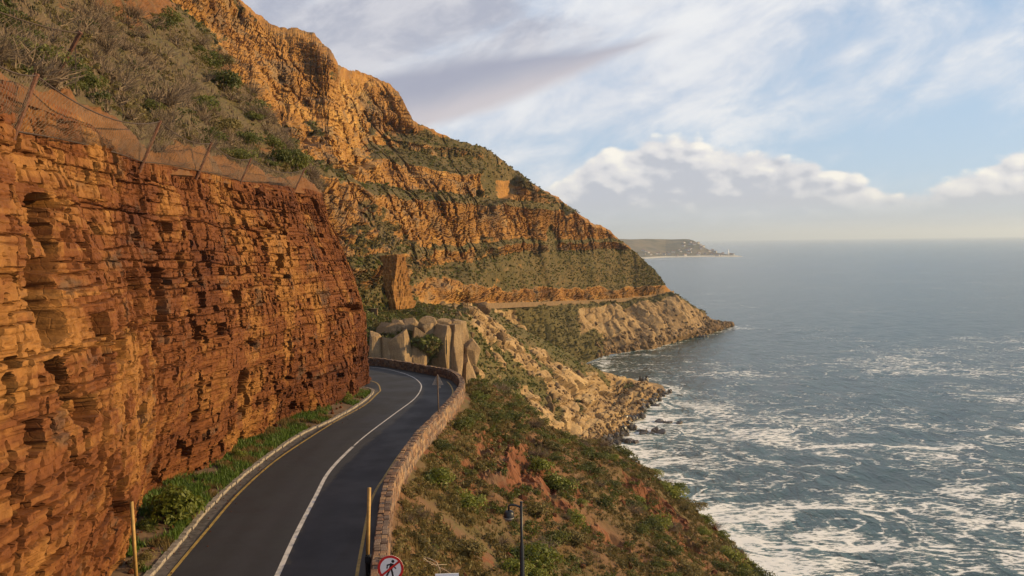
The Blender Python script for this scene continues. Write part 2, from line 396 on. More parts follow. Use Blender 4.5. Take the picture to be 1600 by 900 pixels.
L_LY = ext(on_road(PX_LY)); L_KB = ext(on_road(PX_KB, 0.1)); L_W = ext(on_road(PX_W)); L_WI = ext(on_road(PX_WI, WALL_H))
for L in (L_LY, L_KB, L_W, L_WI): L[:, 2] = road_z(L[:, 1])
L_W = np.vstack([L_W, L_W[-1] + [-6, 3.0, 0]]); L_W[:, 2] = road_z(L_W[:, 1])
L_WI = np.vstack([L_WI, L_WI[-1] + [-7, 3.0, 0]]); L_WI[:, 2] = road_z(L_WI[:, 1])
L_LY = np.vstack([L_LY, L_LY[-1] + [-4, 3.0, 0]]); L_LY[:, 2] = road_z(L_LY[:, 1])
L_KB = np.vstack([L_KB, L_KB[-1] + [-3, 4.0, 0]]); L_KB[:, 2] = road_z(L_KB[:, 1])
L_LY, L_KB, L_W, L_WI = (smooth_line(l, 0.4) for l in (L_LY, L_KB, L_W, L_WI))
def side(l):                                    # unit vector to the right of travel
    t = np.gradient(l[:, :2], axis=0); t /= np.linalg.norm(t, axis=1, keepdims=True)
    return np.stack([t[:, 1], -t[:, 0], np.zeros(len(t))], 1)
WALL_T = 0.48
wall_s = side(L_WI)
L_WO = L_WI + wall_s * WALL_T
def wall_x(y): return np.interp(y, L_WO[:, 1], L_WO[:, 0])

# ------------------------------------------------------------------ near cliff beside the road
def near_cliff():
    base_px = [(195, 905), (236, 790), (345, 730), (440, 672), (540, 630), (581, 597)]
    bp = on_road(base_px)
    W = lambda x, y: np.array([x, y, float(road_z(y))])
    base = np.array([W(-11.6, 2), W(-11.9, 12), W(-12.3, 22), *bp, W(bp[-1][0] - 1.6, bp[-1][1] + 5), W(bp[-1][0] - 7, bp[-1][1] + 9), W(bp[-1][0] - 18, bp[-1][1] + 11)])
    top = np.array([[-14.6, 2, 125.6], [-14.7, 13, 125.4], P(-8, 122, 25.5), P(105, 172, 31.5), P(224, 252, 39.5), P(312, 266, 47.0), P(377, 282, 55.0), P(465, 293, 67.0), P(503, 303, 76.0),
                    [-19.5, 82, 124.2], [-25, 87, 124.5], [-36, 90, 125.5]])
    base[:, 2] -= 0.5
    nu, nv = 1260, 400
    t = np.linspace(0, len(base) - 1, 400)
    bl = crom(base, t); ln = np.r_[0, np.cumsum(np.linalg.norm(np.diff(bl, axis=0), axis=1))]
    # more columns where the face is in view
    w = np.where((bl[:-1, 1] < 15) | (bl[:-1, 0] < -16) & (bl[:-1, 1] > 80), 0.35, 1.0); cw = np.r_[0, np.cumsum(np.diff(ln) * w)]
    tt = np.interp(np.linspace(0, cw[-1], nu), cw, t)
    B, T = crom(base, tt), crom(top, tt); U = np.interp(tt, t, ln)
    v = np.linspace(0, 1, nv)
    G = B[:, None] * (1 - v[None, :, None]) + T[:, None] * v[None, :, None]
    N = grid_normals(G); N[..., 2] = 0; N /= np.linalg.norm(N, axis=-1, keepdims=True)
    if N[nu // 3, nv // 2, 0] < 0: N = -N
    G = G + N * (1.0 * np.sin(np.pi * v) ** 1.2)[None, :, None]
    u = np.repeat(U[:, None], nv, 1); h = G[..., 2] - 120 + 14
    px, py, _ = project(G)
    # large forms
    off = 0.6 * fbm(u / 7.0, h / 9.0, 0, 3, 3) + 0.2 * fbm(u / 2.6, h / 4.0, 0, 3, 5)
    # beds
    rs = np.random.default_rng(5)
    tone = np.zeros_like(u)
    rough = 0.35 + 1.1 * sstep(fbm(u / 6.5, h / 5.0, 0, 3, 61), -0.3, 0.35)
    for lev, (t0, t1, w0, w1, amp, p_miss, dm) in enumerate([(1.0, 2.6, 1.2, 4.5, 0.12, 0.012, 0.45), (0.25, 0.9, 0.30, 1.5, 0.06, 0.04, 0.5), (0.08, 0.25, 0.2, 0.8, 0.03, 0.05, 0.22)]):
        hw = h + 0.018 * u + (0.35, 0.22, 0.12)[lev] * fbm(u / 6.0, h / 3.0, 0, 3, 20 + lev) + 3
        th = rs.uniform(t0, t1, 600); cum = np.cumsum(th); k = np.searchsorted(cum, hw)
        wk = rs.uniform(w0, w1, 700)[k]; ph = rs.uniform(0, 50, 700)[k]
        uu = (u + ph + 0.18 * fbm(u / 0.8, h / 0.8, 0, 2, 40 + lev) + (0.25 * (hw - cum[np.clip(k, 0, 599)])) * rs.uniform(-1, 1, 700)[k]) / wk
        bi = np.floor(uu).astype(np.int64); fr = uu - bi
        hv = hsh(k, bi, lev, 9); off += amp * (hv - 0.5) * 1.6 * rough
        off += (0.03, 0.03, 0.015)[lev] * (rs.uniform(-1, 1, 700)[k])
        act = sstep(fbm(u / 5.0, h / 4.0, 0, 2, 60 + lev), -0.25, 0.3)
        miss = hsh(k, bi, lev, 77) < p_miss * (0.4 + 1.6 * act); off -= miss * dm * (0.6 + hsh(k, bi, lev, 78))
        tone += (0.35, 0.45, 0.2)[lev] * hsh(k, bi, lev, 31) + (0.1, 0.25, 0.15)[lev] * (rs.uniform(-1, 1, 700)[k])
        # open joints between blocks and beds
        ed = np.minimum(fr, 1 - fr) * wk; lo = hw - np.r_[0, cum][np.clip(k, 0, 600)]
        off -= (0.36, 0.24, 0.07)[lev] * np.exp(-(ed / 0.05) ** 2) * (hsh(k, bi, lev, 50) < (0.5, 0.36, 0.3)[lev])
        off -= (0.26, 0.17, 0.07)[lev] * np.exp(-(lo / 0.045) ** 2) * (hsh(k, bi // 2, lev, 51) < (0.7, 0.55, 0.5)[lev])
    off += 0.05 * fbm(u / 0.7, h / 0.6, 0, 4, 90) + 0.035 * fbm(u / 0.2, h / 0.13, 0, 3, 95)
    # the deep broken cleft and the hollows at the left
    def carve(line, wd, dep):
        nonlocal off
        line = np.array(line, float); best = np.full(px.shape, 1e9)
        jx = px + 9 * fbm(u / 0.7, h / 0.7, 0, 3, 111); jy = py + 7 * fbm(u / 0.7, h / 0.7, 0, 3, 112)
        for a, c in zip(line[:-1], line[1:]):
            d = c - a; s = np.clip(((jx - a[0]) * d[0] + (jy - a[1]) * d[1]) / (d @ d), 0, 1)
            best = np.minimum(best, np.hypot(jx - a[0] - s * d[0], jy - a[1] - s * d[1]))
        off -= dep * (1 - sstep(best, wd * 0.5, wd))
    carve([(68, 312), (98, 318)], 12, 1.6); carve([(78, 335), (92, 385), (104, 412)], 11, 1.9)
    carve([(80, 425), (84, 470), (92, 520)], 24, 3.0); carve([(96, 570), (112, 600), (128, 650)], 15, 2.2); carve([(20, 590), (28, 640)], 7, 0.7)
    carve([(205, 430), (214, 450)], 8, 0.6); carve([(175, 530), (184, 560)], 8, 0.6); carve([(178, 768), (196, 800)], 9, 0.8); carve([(240, 520), (246, 545)], 7, 0.5)
    carve([(545, 480), (556, 483)], 8, 0.9); carve([(532, 482), (536, 486)], 6, 0.7); carve([(412, 353), (430, 358)], 6, 0.6); carve([(400, 533), (404, 540)], 7, 0.6)
    for i in range(300):                        # narrow dark slots where blocks have dropped out
        uc, hc = rs.uniform(18, U.max() - 18), rs.uniform(0.5, 17.0); wd, hg, dp, tl = rs.uniform(0.07, 0.20), rs.uniform(0.18, 0.55), rs.uniform(0.4, 1.1), rs.uniform(-0.35, 0.2)
        i0, i1 = np.searchsorted(U, [uc - 0.9, uc + 0.9]); a_, b_ = u[i0:i1] - uc, h[i0:i1] - hc; a_ = a_ - tl * b_
        e = np.maximum(np.abs(a_) / wd, np.abs(b_) / hg) + 0.5 * fbm(u[i0:i1] / 0.25, h[i0:i1] / 0.25, 0, 2, 160); off[i0:i1] -= dp * (1 - sstep(e, 0.75, 1.05))
    # the smooth pillar at the frame's left edge and a rounded foot
    off += 0.8 * sstep(np.where(px < 40, 40 - px, 0), 0, 30) * sstep(600 - py, 0, 250)
    off -= 0.12 + 0.25 * (1 - sstep(h - 2, 0, 4.0)) * sstep(60 - u, 0, 12)
    fade = sstep(v, 0.0, 0.01)[None] * (1 - 0.75 * sstep(v, 0.965, 1.0))[None]
    G = G + N * (off * fade)[..., None]
    G[..., 2] += 0.10 * fbm(u / 1.3, h / 1.3, 0, 3, 130) * sstep(v, 0.9, 1.0)[None]
    tone = 0.55 * tone + 0.4 * fbm(u / 4.0, h / 6.0, 0, 3, 140) + 0.15
    tone -= 0.5 * sstep(u, 55, 75) * (1 - sstep(h, 3, 8))      # redder, darker beds low on the nose
    tone += 0.2 * (1 - sstep(u, 24, 46)) - 0.04 * sstep(u, 52, 72)
    # weathered ochre runs down the face
    tone += 0.4 * sstep(fbm(u / 3.2, h / 4.5, 0, 4, 150), 0.12, 0.42)
    o = tag(link('cliff', grid_mesh('cliff', G, False, {'tone': tone}), M['cliff']), 'orange layered sandstone cliff rising straight beside the road', kind='structure')
    return o, T
cliff, CLIFF_TOP = near_cliff()

# ------------------------------------------------------------------ bushy hillside above the cliff
def hillside():
    q = lambda *a: P(*a)
    rows = [
        [(-14.6, 2, 125.6), (-20, 4, 130.5), (-34, 8, 141), (-55, 14, 150), (-75, 20, 140)],
        [(-14.7, 13, 125.4), (-20, 17, 130.5), (-32, 26, 141), (-52, 36, 151), (-75, 46, 140)],
        [P(-8, 122, 25.5), P(-24, 70, 30), P(-60, -40, 41), P(-60, -140, 60), (-75, 80, 142)],
        [P(105, 172, 31.5), P(78, 98, 36), P(30, -10, 48), P(40, -110, 72), (-72, 100, 143)],
        [P(224, 252, 39.5), P(185, 145, 47), P(140, 20, 61), P(150, -70, 82), (-62, 115, 138)],
        [P(312, 266, 47.0), P(270, 165, 56), P(225, 40, 74), P(212, -20, 92), (-56, 125, 132)],
        [P(377, 282, 55.0), P(345, 200, 65), P(305, 100, 82), P(288, 48, 98), (-45, 130, 126)],
        [P(465, 293, 67.0), P(430, 245, 75), P(395, 180, 90), P(380, 150, 103), (-38, 136, 118)],
        [P(503, 303, 76.0), P(480, 280, 84), P(455, 245, 97), P(445, 225, 108), (-32, 140, 114)],
        [(-19.5, 82, 124.2), (-21.5, 90, 125), (-25, 100, 125.5), (-29, 110, 123), (-34, 145, 108)],
        [(-25, 87, 124.5), (-28, 95, 126), (-33, 104, 127), (-38, 114, 124), (-44, 150, 108)],
        [(-36, 90, 125.5), (-40, 98, 128), (-46, 108, 130), (-52, 118, 127), (-60, 150, 110)]]
    net = np.array([[np.asarray(p, float) for p in r] for r in rows])
    nu, nv = 330, 230
    G = crom(net, np.linspace(0, len(net) - 1, nu))
    G = np.swapaxes(crom(np.swapaxes(G, 0, 1), np.linspace(0, 4, nv)), 0, 1)
    # the lower edge tucks behind the cliff's lip
    G[:, :4, 2] -= 0.45; G[:, 0, 2] -= 0.6
    inn = (G[:, 6] - G[:, 0]) * [1, 1, 0]; inn /= np.linalg.norm(inn, axis=1, keepdims=True); G[:, :3] += inn[:, None] * np.array([1.3, 0.9, 0.5])[None, :, None]
    N = grid_normals(G); N *= np.sign(N[..., 2:3])
    x, y, z = G[..., 0], G[..., 1], G[..., 2]
    vv = np.linspace(0, 1, nv)[None]
    off = 1.3 * fbm(x / 11, y / 11, z / 11, 4, 200) + 0.35 * fbm(x / 2.2, y / 2.2, z / 2.2, 3, 205)
    off = off + 0.30 * fbm(x / 0.9, y / 0.9, z / 0.5, 4, 206)
    G = G + N * (off * sstep(vv, 0.01, 0.06))[..., None]
    bank = 1 - sstep(vv + 0.05 * fbm(x / 4, y / 4, 0, 3, 208), 0.055, 0.10)
    rock = np.clip(np.maximum(bank, 0.55 * sstep(fbm(x / 5, y / 5, z / 5, 4, 210), 0.16, 0.45)), 0, 1)
    px, py, _ = project(G)
    rock = np.maximum(rock, 0.6 * sstep(px, 180, 200) * sstep(290 - px, 0, 20) * sstep(46 - py, 0, 22))
    green = 0.5 + 0.7 * fbm(x / 8, y / 8, z / 8, 3, 215)
    o = tag(link('hillside', grid_mesh('hillside', G, False, {'tone': 0.35 + 0 * rock, 'rock': rock, 'green': green}), M['hill']), 'scrubby hillside above the near cliff', kind='structure')
    return o, G, N, rock
hill, HILL_G, HILL_N, HILL_ROCK = hillside()

# ------------------------------------------------------------------ near slope falling from the parapet to the sea
RIM_PX = [(700, 566), (735, 577), (760, 592), (800, 622), (850, 662), (905, 692), (955, 702), (1000, 737), (1060, 768), (1110, 803), (1150, 852), (1212, 903), (1300, 985)]
SLOPE_S = 0.66
Y_APEX = float(L_WO[np.argmax(np.where(L_WO[:, 1] > 60, L_WO[:, 0], -99)), 1])
def plane_z(x, y): return road_z(y) - 0.35 - SLOPE_S * np.maximum(x - wall_x(np.minimum(y, Y_APEX)), 0.25 * (x - wall_x(y)) * (np.asarray(y) > Y_APEX))
def rim_line():
    out = []
    for p in RIM_PX:
        r = ray(float(p[0]), float(p[1])); ds = np.linspace(25, 160, 4000)
        pts = CAM + r[None] * (ds / r[1])[:, None]
        s = pts[:, 2] - plane_z(pts[:, 0], pts[:, 1]); i = np.argmax(s < 0) if (s < 0).any() else -1
        out.append(pts[i])
    return np.array(out)
RIM = rim_line()
def rim_y(x):                                   # beyond the bend the bank drops straight from the parapet
    o = np.argsort(RIM[:, 0]); return np.minimum(np.interp(x, RIM[o, 0], RIM[o, 1]), np.interp(x, [-16, -12, -5.5, -4, -1, 0.5], [97, 96.5, 89, 95, 101, 200]))
def slope_base(x, y):
    z = plane_z(x, y)
    over = y - rim_y(x) - 1.0; t = np.clip(over, -2, None) + 2
    z = z - np.where(t < 4, t * t / 8.0 * 0.95, 0.95 * (t - 2))
    far = np.clip(x - 34, 0, None); z = z - 0.45 * far                     # steepens to a sea cliff below the frame
    return z
def slope_off(x, y):
    o = 1.5 * fbm(x / 13, y / 13, 0, 4, 300) + 0.5 * fbm(x / 4.2, y / 4.2, 0, 3, 304) + 0.14 * fbm(x / 1.1, y / 1.1, 0, 3, 307)
    m = sstep(x - wall_x(y), 0.2, 4.0)
    return o * m
def outcrop(x, y):
    m = 0.8 * sstep(fbm(x / 7 + 3, y / 7, 0, 3, 330), 0.24, 0.42)
    for cx, cy, r in OUTCROPS: m = np.maximum(m, 1 - sstep(np.hypot(x - cx, (y - cy) * 0.75), r * 0.45, r))
    return m
OUTCROPS = []
for _p, _r in (((770, 745), 3.2), ((820, 738), 3.6), ((790, 700), 3.0), ((755, 690), 2.0), ((1160, 850), 4.5), ((1110, 800), 3.5), ((1180, 880), 4.0), ((1000, 780), 2.5), ((740, 700), 2.0), ((880, 760), 2.2)):
    _rr = ray(float(_p[0]), float(_p[1])); _ds = np.linspace(25, 160, 3000); _pt = CAM + _rr[None] * (_ds / _rr[1])[:, None]
    _s = _pt[:, 2] - plane_z(_pt[:, 0], _pt[:, 1]); _k = np.argmax(_s < 0); OUTCROPS.append((_pt[_k, 0], _pt[_k, 1], _r))
def slope_z(x, y):
    z = slope_base(x, y) + slope_off(x, y)
    m = outcrop(x, y) * sstep(x - wall_x(y), 0.8, 3.0) * sstep(rim_y(x) - y, -1, 4)
    per = 1.7; ph = (z + 0.05 * y + 0.5 * fbm(x / 3.5, y / 3.5, 0, 3, 340)) / per
    k = np.floor(ph); f = ph - k; st = sstep(f, 0.62, 0.98)
    per2 = 0.42; p2 = ph * per / per2; f2 = p2 - np.floor(p2)
    jn = np.floor((x * 0.6 + y + 0.7 * fbm(x, y, 0, 2, 345)) / 0.75).astype(np.int64)
    jm = np.floor((x + 0.4 * y) / 0.6 + 0.6 * fbm(x, y, 0, 2, 346)).astype(np.int64)
    z = z + m * per * (st - f) * 0.85 + m * per2 * (sstep(f2, 0.55, 0.95) - f2) * 0.8 + m * (hsh(np.floor(p2).astype(np.int64), jn, jm, 5) - 0.5) * 0.42 + m * 0.12 * fbm(x / 0.5, y / 0.5, 0, 2, 347)
    return z, m
def near_slope():
    ys = np.arange(4.0, 175.0, 0.27); us = np.r_[np.arange(0, 46, 0.24), np.arange(46, 110, 2.0)]
    Y = np.repeat(ys[:, None], len(us), 1); X = wall_x(Y) - 0.25 + us[None]
    z, m = slope_z(X, Y)
    z = np.maximum(z, -4.0)
    G = np.stack([X, Y, z], -1)
    N = grid_normals(G); steep = 1 - np.abs(N[..., 2])
    rock = np.clip(0.75 * m + 0.55 * sstep(steep, 0.3, 0.55), 0, 1)
    rock = np.maximum(rock, 0.5 * sstep(fbm(X / 3, Y / 3, 0, 4, 350), 0.1, 0.4))
    green = 0.45 + 0.8 * fbm(X / 7, Y / 7, 0, 3, 360)
    tone = 0.3 + 0.35 * fbm(X / 3, Y / 3, z, 3, 365)
    o = tag(link('seaward_slope', grid_mesh('seaward_slope', G, False, {'tone': tone, 'rock': rock, 'green': green}, flip=True), M['slope']), 'red earth slope falling from the parapet to the sea', kind='structure')
    return o, G, rock
nslope, NS_G, NS_ROCK = near_slope()

# ------------------------------------------------------------------ mountain above the far road
PX_FAR_ROAD = [(540, 486, 280), (560, 485, 305), (600, 483, 350), (640, 480, 420), (690, 478, 510), (740, 476, 600), (800, 474, 740), (860, 472, 860), (920, 470, 960), (980, 466, 1060), (1020, 461, 1120), (1042, 457, 1150), (1050, 455, 1180)]
RIDGE = [(120, -260, 330), (200, -160, 420), (250, -100, 500), (300, -50, 560), (370, 0, 600), (400, 24, 600), (430, 40, 602), (462, 46, 606), (490, 56, 606), (512, 78, 600), (528, 100, 596), (545, 111, 700), (575, 117, 735), (605, 131, 742), (622, 143, 740), (634, 166, 725), (646, 187, 720),
         (700, 214, 750), (740, 226, 790), (770, 237, 830), (800, 262, 866), (830, 286, 900), (860, 303, 945), (880, 316, 980), (905, 337, 1020), (935, 352, 1055), (960, 366, 1080), (982, 384, 1100), (1000, 401, 1120), (1018, 418, 1135), (1032, 434, 1145), (1042, 449, 1152), (1048, 454, 1156)]
INNER = [(700, 330, 655), (700, 400, 612), (640, 440, 440), (700, 440, 560), (620, 330, 540), (610, 400, 400), (560, 420, 330), (560, 330, 430), (520, 330, 400), (520, 250, 500), (570, 250, 560), (540, 180, 585), (600, 200, 690), (640, 240, 680), (600, 275, 600), (450, 200, 440), (450, 120, 540), (400, 130, 450), (350, 60, 480),
         (300, 100, 350), (300, 20, 430), (400, 240, 360), (450, 280, 350), (250, 100, 260), (850, 380, 880), (800, 330, 850), (850, 430, 868), (780, 420, 720), (760, 350, 760), (930, 400, 1030), (960, 430, 1060), (740, 280, 775), (500, 400, 300), (450, 400, 260), (350, 250, 240), (1000, 440, 1110), (620, 460, 385), (735, 440, 600), (500, 140, 575)]
def mountain():
    allp = [p for p in PX_FAR_ROAD] + RIDGE + INNER
    dep = tps([(p[0], p[1]) for p in allp], np.log([p[2] for p in allp]))
    ra = np.array(RIDGE, float); fr = np.array(PX_FAR_ROAD, float)
    nu, nv, nb = 860, 330, 26
    px = np.r_[np.linspace(180, 270, 40, endpoint=False), np.linspace(270, 1047.5, nu - 40)]
    ptop = np.interp(px, ra[:, 0], ra[:, 1]); pbot = np.interp(px, np.r_[180, 420, 520, fr[:, 0]], np.r_[200, 420, 470, fr[:, 1]])
    # rough skyline
    ptop = ptop + 3.0 * fbm(px / 14, 0.0, 0, 3, 400) * sstep(1035 - px, 0, 60) + 2.2 * (hsh(np.floor(px / 7 + 0.8 * vn(px / 9, 0.3)).astype(int), 0, 0, 3) - 0.5) * sstep(760 - px, 0, 100)
    v = np.linspace(0, 1, nv)
    PY = pbot[:, None] + (ptop - pbot)[:, None] * v[None]; PX = np.repeat(px[:, None], nv, 1)
    D = np.exp(dep(PX, PY))
    # buttress corners: the row's nearest point sits on these lines, so one flank faces the sun and one the shade
    def corner(line, wl, wr, amp):
        ln = np.array(line, float); cx = np.interp(PY, ln[:, 1], ln[:, 0]) + 2.5 * fbm(PY / 14, 0.0, 0, 2, 407); dx = PX - cx
        t = np.where(dx < 0, 1 + dx / wl, 1 - dx / wr); m = sstep(PY, ln[0, 1] - 10, ln[0, 1] + 70) * (1 - sstep(PY, ln[-1, 1] - 25, ln[-1, 1] + 8))
        return -amp * np.clip(t, 0, 1) * m
    D = D + corner([(512, 70), (514, 150), (516, 230), (520, 275)], 36, 62, 46) + corner([(440, 60), (452, 150), (462, 220)], 22, 45, 26) + corner([(388, 60), (398, 130), (410, 190)], 20, 40, 20)
    D = D + corner([(632, 395), (634, 470)], 26, 6, 34) + corner([(735, 405), (737, 476)], 60, 8, 30) + corner([(598, 130), (606, 200)], 30, 30, 16) + corner([(790, 315), (775, 440)], 30, 45, 22) + corner([(905, 340), (930, 440)], 40, 45, 24)
    G = P(PX, PY, D)
    # back of the ridge: falls away behind the skyline
    last = G[:, -1]; k = np.linspace(0, 1, nb + 1)[1:]
    bk = np.stack([0 * px, 0 * px + 1, 0 * px], 1)
    away = (last - CAM) * [1, 1, 0]; away /= np.linalg.norm(away, axis=1, keepdims=True)
    Gb = last[:, None] + away[:, None] * (k * 110)[None, :, None] + np.array([0, 0, -1.0]) * (k * 16 + 26 * k * k + np.clip(last[:, 2:3] - 70, 0, 45) * k * 0.5)[..., None]
    G = np.concatenate([G, Gb], 1); NV = nv + nb
    N = grid_normals(G); s = np.sign((N * (CAM - G)).sum(-1, keepdims=True)); s[:, nv - 2:] = np.sign(N[:, nv - 2:, 2:3] + 1e-9); N *= s
    H = N.copy(); H[..., 2] = 0; H /= np.linalg.norm(H, axis=-1, keepdims=True) + 1e-3
    tc_ = (CAM - G) * [1, 1, 0]; tc_ /= np.linalg.norm(tc_, axis=-1, keepdims=True); H = 0.4 * H + tc_; H /= np.linalg.norm(H, axis=-1, keepdims=True)   # relief stands out of the face towards the bay
    x, y, z = G[..., 0], G[..., 1], G[..., 2]
    zr = (P(px, pbot, np.exp(dep(px, pbot))))[:, 2][:, None]
    # gullies and buttresses run down the face
    al = 0.75 * y + 0.66 * x
    pj = np.concatenate([PX, np.repeat(px[:, None], nb, 1)], 1) * 0.62       # runs along the face, for the upright joints
    gul = fbm(al / 46.0 + 0.35 * fbm(x / 60, y / 60, z / 60, 2, 410), z / 170.0, 0, 3, 411)
    rid = np.abs(fbm(al / 17.0, z / 60.0, 0, 3, 415)); rid2 = np.abs(fbm(pj / 8.0, z / 45.0, 0.5, 2, 418))
    off = 11.0 * gul - 6.0 * (1 - sstep(rid, 0.0, 0.13)) * sstep(gul, 0.35, -0.1) * sstep(z, 100, 114)
    # cliff bands follow level beds
    sz = z + 5.0 * fbm(x / 90, y / 90, 0, 3, 420) + 2.0 * fbm(al / 20, z / 20, 0, 2, 424) - 0.010 * (y - 700)
    bands = [(108, 116), (120, 150), (157, 175), (190, 197), (206, 216), (232, 262), (266, 300), (308, 330), (338, 380)]
    cl = np.zeros_like(z); O = np.zeros_like(z)
    for a, c in bands:
        inb = sstep(sz, a - 1.2, a + 1.2) * (1 - sstep(sz, c - 1.2, c + 1.2)); cl = np.maximum(cl, inb)
        hgt = c - a; O += 0.8 * hgt * (np.clip((sz - a) / hgt, 0, 1) - sstep(sz, c, c + 1.1 * hgt + 5)) 
    brk = sstep(fbm(al / 55, z / 40, 2.2, 3, 430), -0.62, -0.32)
    hr = z - zr
    cut = (1 - sstep(hr + 4 * fbm(al / 25, 0, 0, 2, 433), 11, 14)) * sstep(px, 690, 720)[:, None]
    cl = np.maximum(cl * brk, cut)
    def bare(cx, cy, rx, ry, rot=0.0):
        dx, dy = PX - cx, PY - cy; c_, s_ = math.cos(rot), math.sin(rot)
        m_ = 1 - sstep(np.hypot((dx * c_ + dy * s_) / rx, (dy * c_ - dx * s_) / ry) + 0.3 * fbm(PX / 18, PY / 18, 0, 3, 489), 0.7, 1.1); return np.concatenate([m_, np.repeat(m_[:, -1:], nb, 1)], 1)
    for a in ((540, 185, 42, 95), (430, 120, 120, 90, 0.7), (620, 170, 40, 45), (690, 455, 52, 22), (622, 430, 14, 36)):
        bm_ = bare(*a); cl = np.maximum(cl, 0.95 * bm_); O = O * (1 - 0.88 * bm_)
    off += O * brk + 4.0 * cut * sstep(hr, 0, 9)
    # beds and joints
    for per, amp, jw, sd in ((14.0, 2.6, 11.0, 4), (6.5, 1.9, 5.5, 1), (2.8, 1.1, 3.0, 2), (1.3, 0.5, 1.8, 3)):
        p_ = sz / per + 0.3 * fbm(x / 20, y / 20, z / 20, 2, 440 + sd); kk = np.floor(p_); f = p_ - kk
        off += 1.5 * amp * (f - 0.5) * (0.1 + cl)
        ja = (pj + 1.2 * fbm(pj / 6, z / 18, 0, 2, 450 + sd)) / jw; lay = np.floor(p_ / 2.2).astype(np.int64)
        jj = np.floor(ja + 0.35 * hsh(lay, 0, sd, 4)).astype(np.int64); fj = np.abs(ja + 0.35 * hsh(lay, 0, sd, 4) - jj - 0.5) * 2
        off += amp * 0.7 * (hsh(lay, jj, sd, 6) - 0.5) * (0.03 + cl) + 0.3 * amp * (hsh(kk.astype(np.int64), jj, sd, 7) - 0.5) * cl
        off -= 0.5 * amp * sstep(fj, 0.8, 1.0) * cl * (hsh(lay, jj, sd, 8) < 0.5)
    off -= 1.6 * (1 - sstep(rid2, 0.0, 0.13)) * cl
    off += 1.9 * fbm(x / 8, y / 8, z / 11, 4, 460) * (0.35 + 0.65 * cl) - 0.8 * (1 - sstep(np.abs(fbm(pj / 3.2, z / 24, 0.2, 2, 462)), 0, 0.16)) * cl
    off *= 1 - 0.85 * bare(777, 286, 34, 34)
    endf = sstep(np.arange(NV), nv - 1, nv + 4)[None] * 0.7
    fade = sstep(v, 0.0, 0.02); fade = np.r_[fade, np.ones(nb)][None] * (1 - endf) * sstep(1052 - px, 0, 40)[:, None]
    sk = 1 - 0.8 * sstep(np.r_[v, 1 + k], 0.93, 1.0)[None]
    G = G + H * (off * fade * sk)[..., None]
    G[..., 2] += 0.8 * fbm(x / 6, y / 6, z / 6, 3, 470) * fade
    N2 = grid_normals(G); steep = 1 - np.abs(N2[..., 2])
    rock = np.clip(0.8 * cl + 0.35 * sstep(steep, 0.45, 0.8) + 0.22 * fbm(x / 22, y / 22, z / 12, 3, 480) - 0.08, 0, 1)
    PXa = np.concatenate([PX, np.repeat(px[:, None], nb, 1)], 1); PYa = np.concatenate([PY, np.repeat(ptop[:, None], nb, 1)], 1)
    # named places: bare tower, scrub fans
    low = (1 - sstep(z, 104, 112)) * sstep(z - zr, 12, 18); rock = np.clip(rock - (0.36 - 0.5 * sstep(fbm(x / 18, y / 18, z / 9, 3, 482), 0.05, 0.35)) * low * sstep(PXa, 730, 780), 0, 1)
    def blob(cx, cy, rx, ry, rot=0.0):
        dx, dy = PXa - cx, PYa - cy; c_, s_ = math.cos(rot), math.sin(rot)
        return 1 - sstep(np.hypot((dx * c_ + dy * s_) / rx, (dy * c_ - dx * s_) / ry) + 0.25 * fbm(PXa / 18, PYa / 18, 0, 3, 490), 0.7, 1.1)
    for a in ((540, 185, 42, 95), (450, 110, 80, 80, 0.7), (620, 190, 40, 45), (690, 455, 52, 22), (622, 430, 14, 36)): rock = np.maximum(rock, 0.85 * blob(*a))
    for a in ((610, 375, 105, 26, 0.72), (700, 235, 95, 20, 0.42), (570, 455, 48, 42), (560, 375, 42, 30), (640, 395, 70, 18, 0.6), (760, 395, 26, 30), (640, 225, 55, 16, 0.3), (875, 412, 55, 24, 0.2), (965, 420, 45, 30, 0.3), (820, 290, 60, 14, 0.6), (800, 262, 40, 12, 0.7)): rock = np.minimum(rock, 1 - (0.66 - 0.3 * sstep(fbm(PXa / 9, PYa / 7, 0, 3, 491), 0.0, 0.35)) * blob(*a))
    green = 0.45 + 0.8 * fbm(x / 30, y / 30, z / 30, 3, 495)
    tone = 0.25 + 0.3 * fbm(al / 40, z / 14, 0, 3, 497) + 0.3 * blob(545, 190, 40, 90) + 0.12 * hsh(np.floor(sz / 5.5).astype(np.int64), 0, 0, 8) + 0.3 * (hsh(np.floor(pj / 4.0 + 0.4 * fbm(pj / 6, z / 20, 0, 2, 498)).astype(np.int64), np.floor(sz / 9).astype(np.int64), 0, 9) - 0.5)
    o = tag(link('mountain', grid_mesh('mountain', G, False, {'tone': tone, 'rock': rock, 'green': green}), M['mountain']), 'banded orange sandstone mountain above the far road', kind='structure')
    return o, G, rock, nv, dep
mount, MT_G, MT_ROCK, MT_NV, MT_DEP = mountain()

# ------------------------------------------------------------------ granite spur below the far road
SPUR = [(540, 486, 280), (560, 485, 303), (600, 483, 347), (640, 480, 417), (690, 478, 507), (740, 476, 597), (560, 575, 262), (600, 571, 268), (650, 573, 274), (700, 580, 283), (720, 583, 292), (570, 510, 284), (600, 508, 290), (650, 506, 296), (700, 508, 308), (720, 510, 330),
        (765, 482, 605), (800, 505, 612), (850, 531, 622), (900, 558, 640), (940, 580, 660), (1000, 601, 686), (1040, 611, 702), (760, 540, 430), (800, 600, 432), (800, 530, 505), (850, 600, 500), (900, 650, 512), (900, 600, 566), (950, 650, 548), (950, 692, 520), (1000, 640, 606), (850, 660, 446), (800, 640, 392), (760, 600, 352), (740, 560, 350), (740, 510, 410), (700, 640, 240), (850, 720, 400), (960, 620, 640)]
SHORE_PX = [(1043, 612), (1034, 622), (1010, 633), (1003, 648), (985, 660), (978, 678), (962, 692), (958, 700), (954, 720)]
